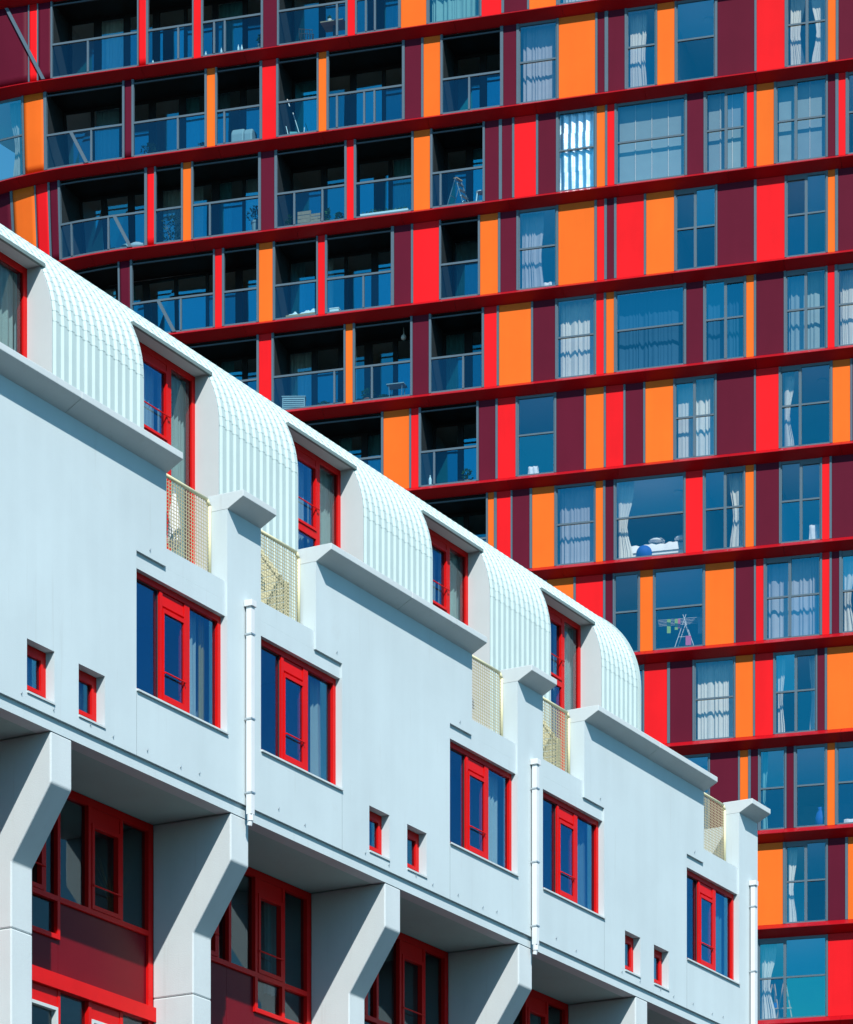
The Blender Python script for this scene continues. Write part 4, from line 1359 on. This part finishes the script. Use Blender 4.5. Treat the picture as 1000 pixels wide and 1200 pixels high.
# potted plants
potted_plant(-14.35, 2, 'slender plant in a white pot beside the brown crates', .42, .17, 'white_plastic', .07, .14, 'leaf', seed=2)
potted_plant(-13.01, 2, 'upright grassy plant in a pale pot right of the crates', .45, .1, 'white_plastic', .08, .16, 'leaf', seed=3, n=60, size=.14)
potted_plant(-12.63, 2, 'bushy round plant in a white pot by the red panel', .26, .19, 'white_plastic', .11, .15, 'leaf', seed=4)
potted_plant(-11.63, 4, 'bright green bushy plant in a terracotta pot on a balcony', .36, .22, 'terracotta', .15, .18, 'leaf', seed=5, n=150)
potted_plant(-13.16, 4, 'low green plant beside the slatted storage box', .16, .22, 'terracotta', .1, .1, 'leaf', seed=6)
potted_plant(-18.62, 2, 'tall dark leafy plant behind the balustrade between red and orange panels', .95, .42, 'grey_plastic', .17, .26, 'leaf_dark', seed=7, n=220, y=.6)
potted_plant(-15.6, 2, 'plant with trailing leaves on a dark stand beside a purple panel', .5, .3, 'grey_plastic', .15, .5, 'leaf_dark', seed=8, n=130, y=.5, dz=.05)
potted_plant(-19.29, 1, 'dark spreading plant low behind the balustrade beside a slim purple panel', .42, .34, 'grey_plastic', .13, .12, 'leaf_dark', seed=9, n=120)
potted_plant(-15.39, 0, 'small green plant behind the balustrade beside the white bottles', .34, .12, 'grey_plastic', .09, .3, 'leaf', seed=10, n=60)
potted_plant(-11.1, 4, 'low trailing plant between the bright green plant and the folding table', .14, .24, 'grey_plastic', .1, .1, 'leaf', seed=21, n=80)
potted_plant(-12.57, 4, 'small dark plant by the slim orange panel beside the louvred box balcony post', .2, .14, 'terracotta', .09, .12, 'leaf_dark', seed=22, n=70)
potted_plant(-17.44, 1, 'low dark plant by the slim orange panel of the row below the bottles', .2, .2, 'grey_plastic', .1, .1, 'leaf_dark', seed=23, n=80)
potted_plant(-8.22, 5, 'leafy plant on the balcony with the tall white bottle', .4, .2, 'terracotta', .12, .16, 'leaf', seed=24, n=90)
# table and plant and chair on the topmost balcony
t = thing('square_table', -12.87, 0, 'square dark balcony table with a small plant on it', 'table', y=.62)
MB().box(-.40, .40, -.34, .34, .70, .735).build('table_top', 'brown_crate', t)
MB().box(-.05, .05, -.05, .05, .04, .70).build('pedestal', 'dark_metal', t)
MB().box(-.25, .25, -.25, .25, 0, .04).build('foot', 'dark_metal', t)
potted_plant(-13.01, 0, 'small green plant in a white pot on the square table', .12, .08, 'white_plastic', .07, .14, 'leaf', y=.5, dz=.735, seed=11, n=50, size=.07)
t = thing('wire_chair', -13.84, 0, 'dark wire chair standing left of the square table', 'chair', y=.55, rz=.4)
mb = MB()
for k in range(6):
    mb.tube((-.22 + .088 * k, -.2, .44), (-.22 + .088 * k, .2, .44), .008, 5)
mb.tube((-.24, -.2, .44), (.24, -.2, .44), .012, 5).tube((-.24, .2, .44), (.24, .2, .44), .012, 5)
mb.build('seat', 'dark_metal', t)
mb = MB()
for k in range(6):
    mb.tube((-.22 + .088 * k, .2, .46), (-.22 + .088 * k, .27, .82), .008, 5)
mb.tube((-.24, .27, .82), (.24, .27, .82), .012, 5)
mb.build('backrest', 'dark_metal', t)
for sx in (-1, 1):
    for sy in (-1, 1):
        MB().tube((sx * .22, sy * .2, 0), (sx * .22, sy * .19, .44), .012, 5).build('leg', 'dark_metal', t)
# folding table
t = thing('folding_table', -10.66, 4, 'small grey folding table on the balcony with the bright green plant', 'table', y=.42)
MB().box(-.30, .30, -.22, .22, .53, .56).build('table_top', 'grey_plastic', t)
for sx in (-1, 1):
    for sy in (-1, 1):
        MB().tube((sx * .20, sy * .16, 0), (sx * .23, sy * .16, .53), .014, 6).build('leg', 'steel', t)
# louvred box
t = thing('storage_box', -14.23, 4, 'grey louvred storage box standing on a balcony', 'box', y=.42, rz=.25)
MB().box(-.38, .38, -.18, .18, 0, .50).build('body', 'grey_plastic', t)
for k in range(7):
    MB().prism_x([(-.182, .05 + k * .062), (-.20, .05 + k * .062), (-.182, .09 + k * .062)], -.34, .34).build('louvre', 'grey_plastic', t)
MB().box(-.40, .40, -.20, .20, .502, .535).build('lid', 'grey_plastic', t)
# covered furniture
t = thing('covered_furniture', -16.05, 1, 'grey fabric cover draped over furniture behind the balustrade', 'cover', y=.5)
MB().prism_x([(-.3, 0), (-.3, .42), (-.18, .60), (.25, .62), (.32, .0)], -.33, .12).prism_x([(-.3, 0), (-.3, .40), (-.18, .56), (.25, .58), (.32, .0)], .121, .42).build('cover', 'grey_plastic', t, bevel=.05)
# folding chair
t = thing('folding_chair', -14.14, 1, 'white folded camping chair leaning on the balcony side wall', 'chair', y=.35, rz=.2)
mb = MB().tube((-.22, 0, 0), (-.34, .1, .5), .014, 6).tube((.25, 0, .0), (.28, .05, .42), .014, 6).tube((-.1, 0, .9), (.16, .05, .05), .014, 6).tube((-.30, .1, 1.4), (-.22, .08, 1.15), .014, 6).tube((.16, .05, .05), (.25, 0, .08), .014, 6)
mb.build('frame', 'white_plastic', t)
MB().poly([(-.2, .06, .1), (.1, .06, .1), (.06, .08, .3), (-.22, .1, .32)]).build('seat', 'curtain_teal', t)
# white cloths and box
t = thing('sun_bed', -13.87, 3, 'white cushioned sun bed low behind the balustrade', 'sun bed', y=.4)
mb = MB()
nx, ny = 26, 8
for i in range(nx + 1):
    for j in range(ny + 1):
        x = -.52 + 1.04 * i / nx
        y = -.26 + .52 * j / ny
        edge_ = min(1, min(i, nx - i, j, ny - j) / 1.5)
        mb.v.append((x, y, .16 + edge_ * (.09 + .04 * math.sin(x * 17) + .03 * math.sin(x * 31 + y * 20) + (.08 if i > 17 else 0))))
for i in range(nx):
    for j in range(ny):
        q = i * (ny + 1) + j
        mb.f.append((q, q + ny + 1, q + ny + 2, q + 1))
mb.build('cushion', 'linen', t, smooth=True)
MB().box(-.55, .55, -.28, .28, .10, .155).build('frame', 'wood', t)
for sx in (-1, 1):
    for sy in (-1, 1):
        MB().box(sx * .48 - .02, sx * .48 + .02, sy * .24 - .02, sy * .24 + .02, 0, .10).build('leg', 'wood', t)
t = thing('white_box', -12.75, 3, 'small white box with a lid behind the balustrade beside a slim red panel', 'box', y=.25)
MB().box(-.16, .16, -.1, .1, 0, .2).build('body', 'white_plastic', t, bevel=.01)
MB().box(-.17, .17, -.11, .11, .201, .23).build('lid', 'white_plastic', t)
# heap of cushions
t = thing('cushion_heap', -19.9, 2, 'heap of grey and pale pink cushions behind the slanting trim', 'cushions', y=.4)
for k, (dx_, w, m_) in enumerate(((-.25, .28, 'curtain_grey'), (.12, .36, 'curtain_lilac'), (.42, .2, 'linen'))):
    MB().lathe((dx_, 0, 0), [(w * .8, 0), (w, .08), (w * .9, .18), (w * .5, .27), (.02, .3)], 14).build('cushion', m_, t, smooth=True)
# white bottles along the topmost slab
PAIR = 'one of two white bottles close together behind the topmost balustrade'
PAIR2 = 'one of two slim white bottles beside the small balcony plant in the topmost row'
for n_, (x, h, lb, gr) in enumerate(((-17.23, .22, 'single white bottle close to a slim red panel, behind the three-part balustrade', None),
                                     (-16.68, .26, PAIR, 'paired bottles'), (-16.56, .2, PAIR, 'paired bottles'),
                                     (-16.08, .28, PAIR2, 'paired slim bottles'), (-15.96, .26, PAIR2, 'paired slim bottles'),
                                     (-19.11, .18, 'short white bottle between two slim red panels in the topmost row', None),
                                     (-22.54, .1, 'very short white bottle beside the purple panel with the slanting trim', None))):
    o = MB().lathe((0, 0, 0), [(.035, 0), (.037, h * .65), (.014, h * .82), (.014, h)], 10).build('bottle', 'white_plastic')
    o.location = at(x, 0, .12)
    tag(o, lb, 'bottle', gr)
o = MB().lathe((0, 0, 0), [(.05, 0), (.055, .26), (.02, .34), (.02, .4)], 10).build('bottle', 'white_plastic')
o.location = at(-9.44, 5, .15)
tag(o, 'tall white bottle behind the balustrade right of a slim red panel', 'bottle')
# clothes drying rack
t = thing('drying_rack', -1.06, 7, 'white folding drying rack hung with coloured laundry behind a window', 'drying rack', y=.75, rz=.15)
mb = MB()
for s in (-.28, .28):
    mb.tube((-.36, s, 0), (.06, s, 1.22), .012, 6).tube((.38, s, 0), (-.04, s, 1.22), .012, 6)
for q in range(5):
    s = -.28 + q * .14
    mb.tube((-.85, s, 1.06), (.85, s, 1.12), .007, 5)
mb.tube((-.2, -.28, .5), (.2, -.28, .5), .008, 5)
mb.build('frame', 'white_plastic', t)
for k, (x, w, l, m_) in enumerate(((-.55, .12, .45, 'green_cloth'), (-.3, .1, .35, 'green_cloth'), (-.2, .08, .3, 'pink_cloth'), (.45, .14, .5, 'curtain_lilac'), (.62, .1, .55, 'curtain_lilac'), (.05, .18, .3, 'pink_cloth'))):
    zt_ = 1.08 if k != 5 else .52
    MB().box(x, x + w, -.30, -.275, zt_ - l, zt_).build('garment', m_, t)
# bed with linen, ball
t = thing('bed', -1.87, 6, 'bed with white linen close behind a wide window', 'bed', y=1.15)
MB().box(-1.0, 1.0, -.7, .7, .15, .34).build('base', 'white_plastic', t)
mb = MB()
nx, ny = 30, 16
for i in range(nx + 1):
    for j in range(ny + 1):
        x, y = -1.02 + 2.04 * i / nx, -.74 + 1.48 * j / ny
        e = min(1, min(i, nx - i, j, ny - j) / 1.2)
        mb.v.append((x, y, .30 + e * (.30 + .025 * math.sin(x * 9 + y * 4) + .02 * math.sin(x * 23 - y * 11))))
for i in range(nx):
    for j in range(ny):
        q = i * (ny + 1) + j
        mb.f.append((q, q + ny + 1, q + ny + 2, q + 1))
mb.build('duvet', 'linen', t, smooth=True)
for dx_ in (-.1, .75):
    MB().lathe((dx_, -.45, .62), [(.1, 0), (.26, .05), (.27, .1), (.2, .16), (.02, .19)], 14).build('pillow', 'linen', t, smooth=True)
for sx in (-1, 1):
    MB().box(sx * .95 - .04, sx * .95 + .04, -.6, .6, 0, .15).build('leg', 'wood', t)
o = MB().lathe((0, 0, 0), [(.26 * math.sin(math.pi * (k + .02) / 12.04), .26 - .26 * math.cos(math.pi * (k + .02) / 12.04)) for k in range(13)], 20).build('ball', 'blue_cloth', smooth=True)
o.location = at(-2.32, 6, .42)
tag(o, 'blue exercise ball between the window and the bed', 'ball')
# wooden easels
for n_, (x, lb) in enumerate(((1.88, 'wooden easel with a blue jar on its ledge beside the left curtain'), (2.24, 'wooden easel close beside the window mullion'))):
    t = thing('easel', x, 11, lb, 'easel', y=.55, rz=.3 * n_ - .2)
    for s in (-1, 1):
        MB().tube((s * .26, -.1, 0), (s * .04, 0, 1.25), .022, 6).build('leg', 'wood', t)
    MB().tube((0, .35, 0), (0, .02, 1.2), .02, 6).build('rear_leg', 'wood', t)
    MB().box(-.24, .24, -.11, -.05, .42, .46).build('ledge', 'wood', t)
    if n_ == 0:
        MB().lathe((.1, -.08, .46), [(.05, 0), (.055, .14), (.05, .16)], 12).build('jar', 'blue_cloth', t)
# blue bag, white papers on sills
o = MB().lathe((0, 0, 0), [(.12, 0), (.2, .1), (.22, .3), (.16, .5), (.1, .58), (.13, .66)], 12).build('bag', 'blue_cloth', smooth=True)
o.location = at(3.47, 9, .35)
tag(o, 'crumpled bright blue bag standing in a window beside an orange panel', 'bag')
for n_, (x, f, w, h, lb) in enumerate(((3.28, 6, .42, .62, 'white cloth hanging in the lower corner of a four-pane window'), (-6.0, 5, .36, .42, 'white paper parcel leaning in the window beside a red panel'), (-5.46, 3, .42, .3, 'folded white laundry in the window with the lilac curtain'), (4.53, 9, .7, .25, 'white sofa arm seen behind the window beside a slim orange panel'))):
    mb = MB()
    n = 10
    for j in range(6):
        for i in range(n + 1):
            mb.v.append((-w / 2 + w * i / n * (1 - .1 * j / 5), -.02 + .03 * math.sin(i * 1.4 + j * .5) + .10 * j / 5, h * j / 5))
    m0 = len(mb.v)
    for j in range(6):
        for i in range(n + 1):
            p = mb.v[j * (n + 1) + i]
            mb.v.append((p[0], p[1] + .12, p[2]))
    for s in (0, m0):
        for j in range(5):
            for i in range(n):
                q = s + j * (n + 1) + i
                mb.f.append((q, q + 1, q + n + 2, q + n + 1))
    for i in range(n):
        q = 5 * (n + 1) + i
        mb.f.append((q, q + 1, q + 1 + m0, q + m0))
    o = mb.build('white_bundle', 'linen', smooth=True)
    o.location = at(x, f, .3)
    o.rotation_euler = (0, 0, T_ROT)
    tag(o, lb, 'bundle')
for u, f, y in ((-1.45, 6, 1.6), (3.31, 5, 1.4), (-0.42, 1, 1.4), (-0.64, 9, 1.5)):
    ceiling_lamp(u, f, y)
# round lamp hanging in the balcony with the folding table
t = MB().lathe((0, 0, -.20), [(.02, 0), (.075, .03), (.09, .09), (.07, .15), (.02, .19), (.012, .42)], 14).build('pendant_lamp', 'bulb', smooth=True)
t.location = at(-10.51, 4, .7, FH - .43 - .25)
tag(t, 'round white lamp hanging from the ceiling of the balcony with the folding table', 'lamp')
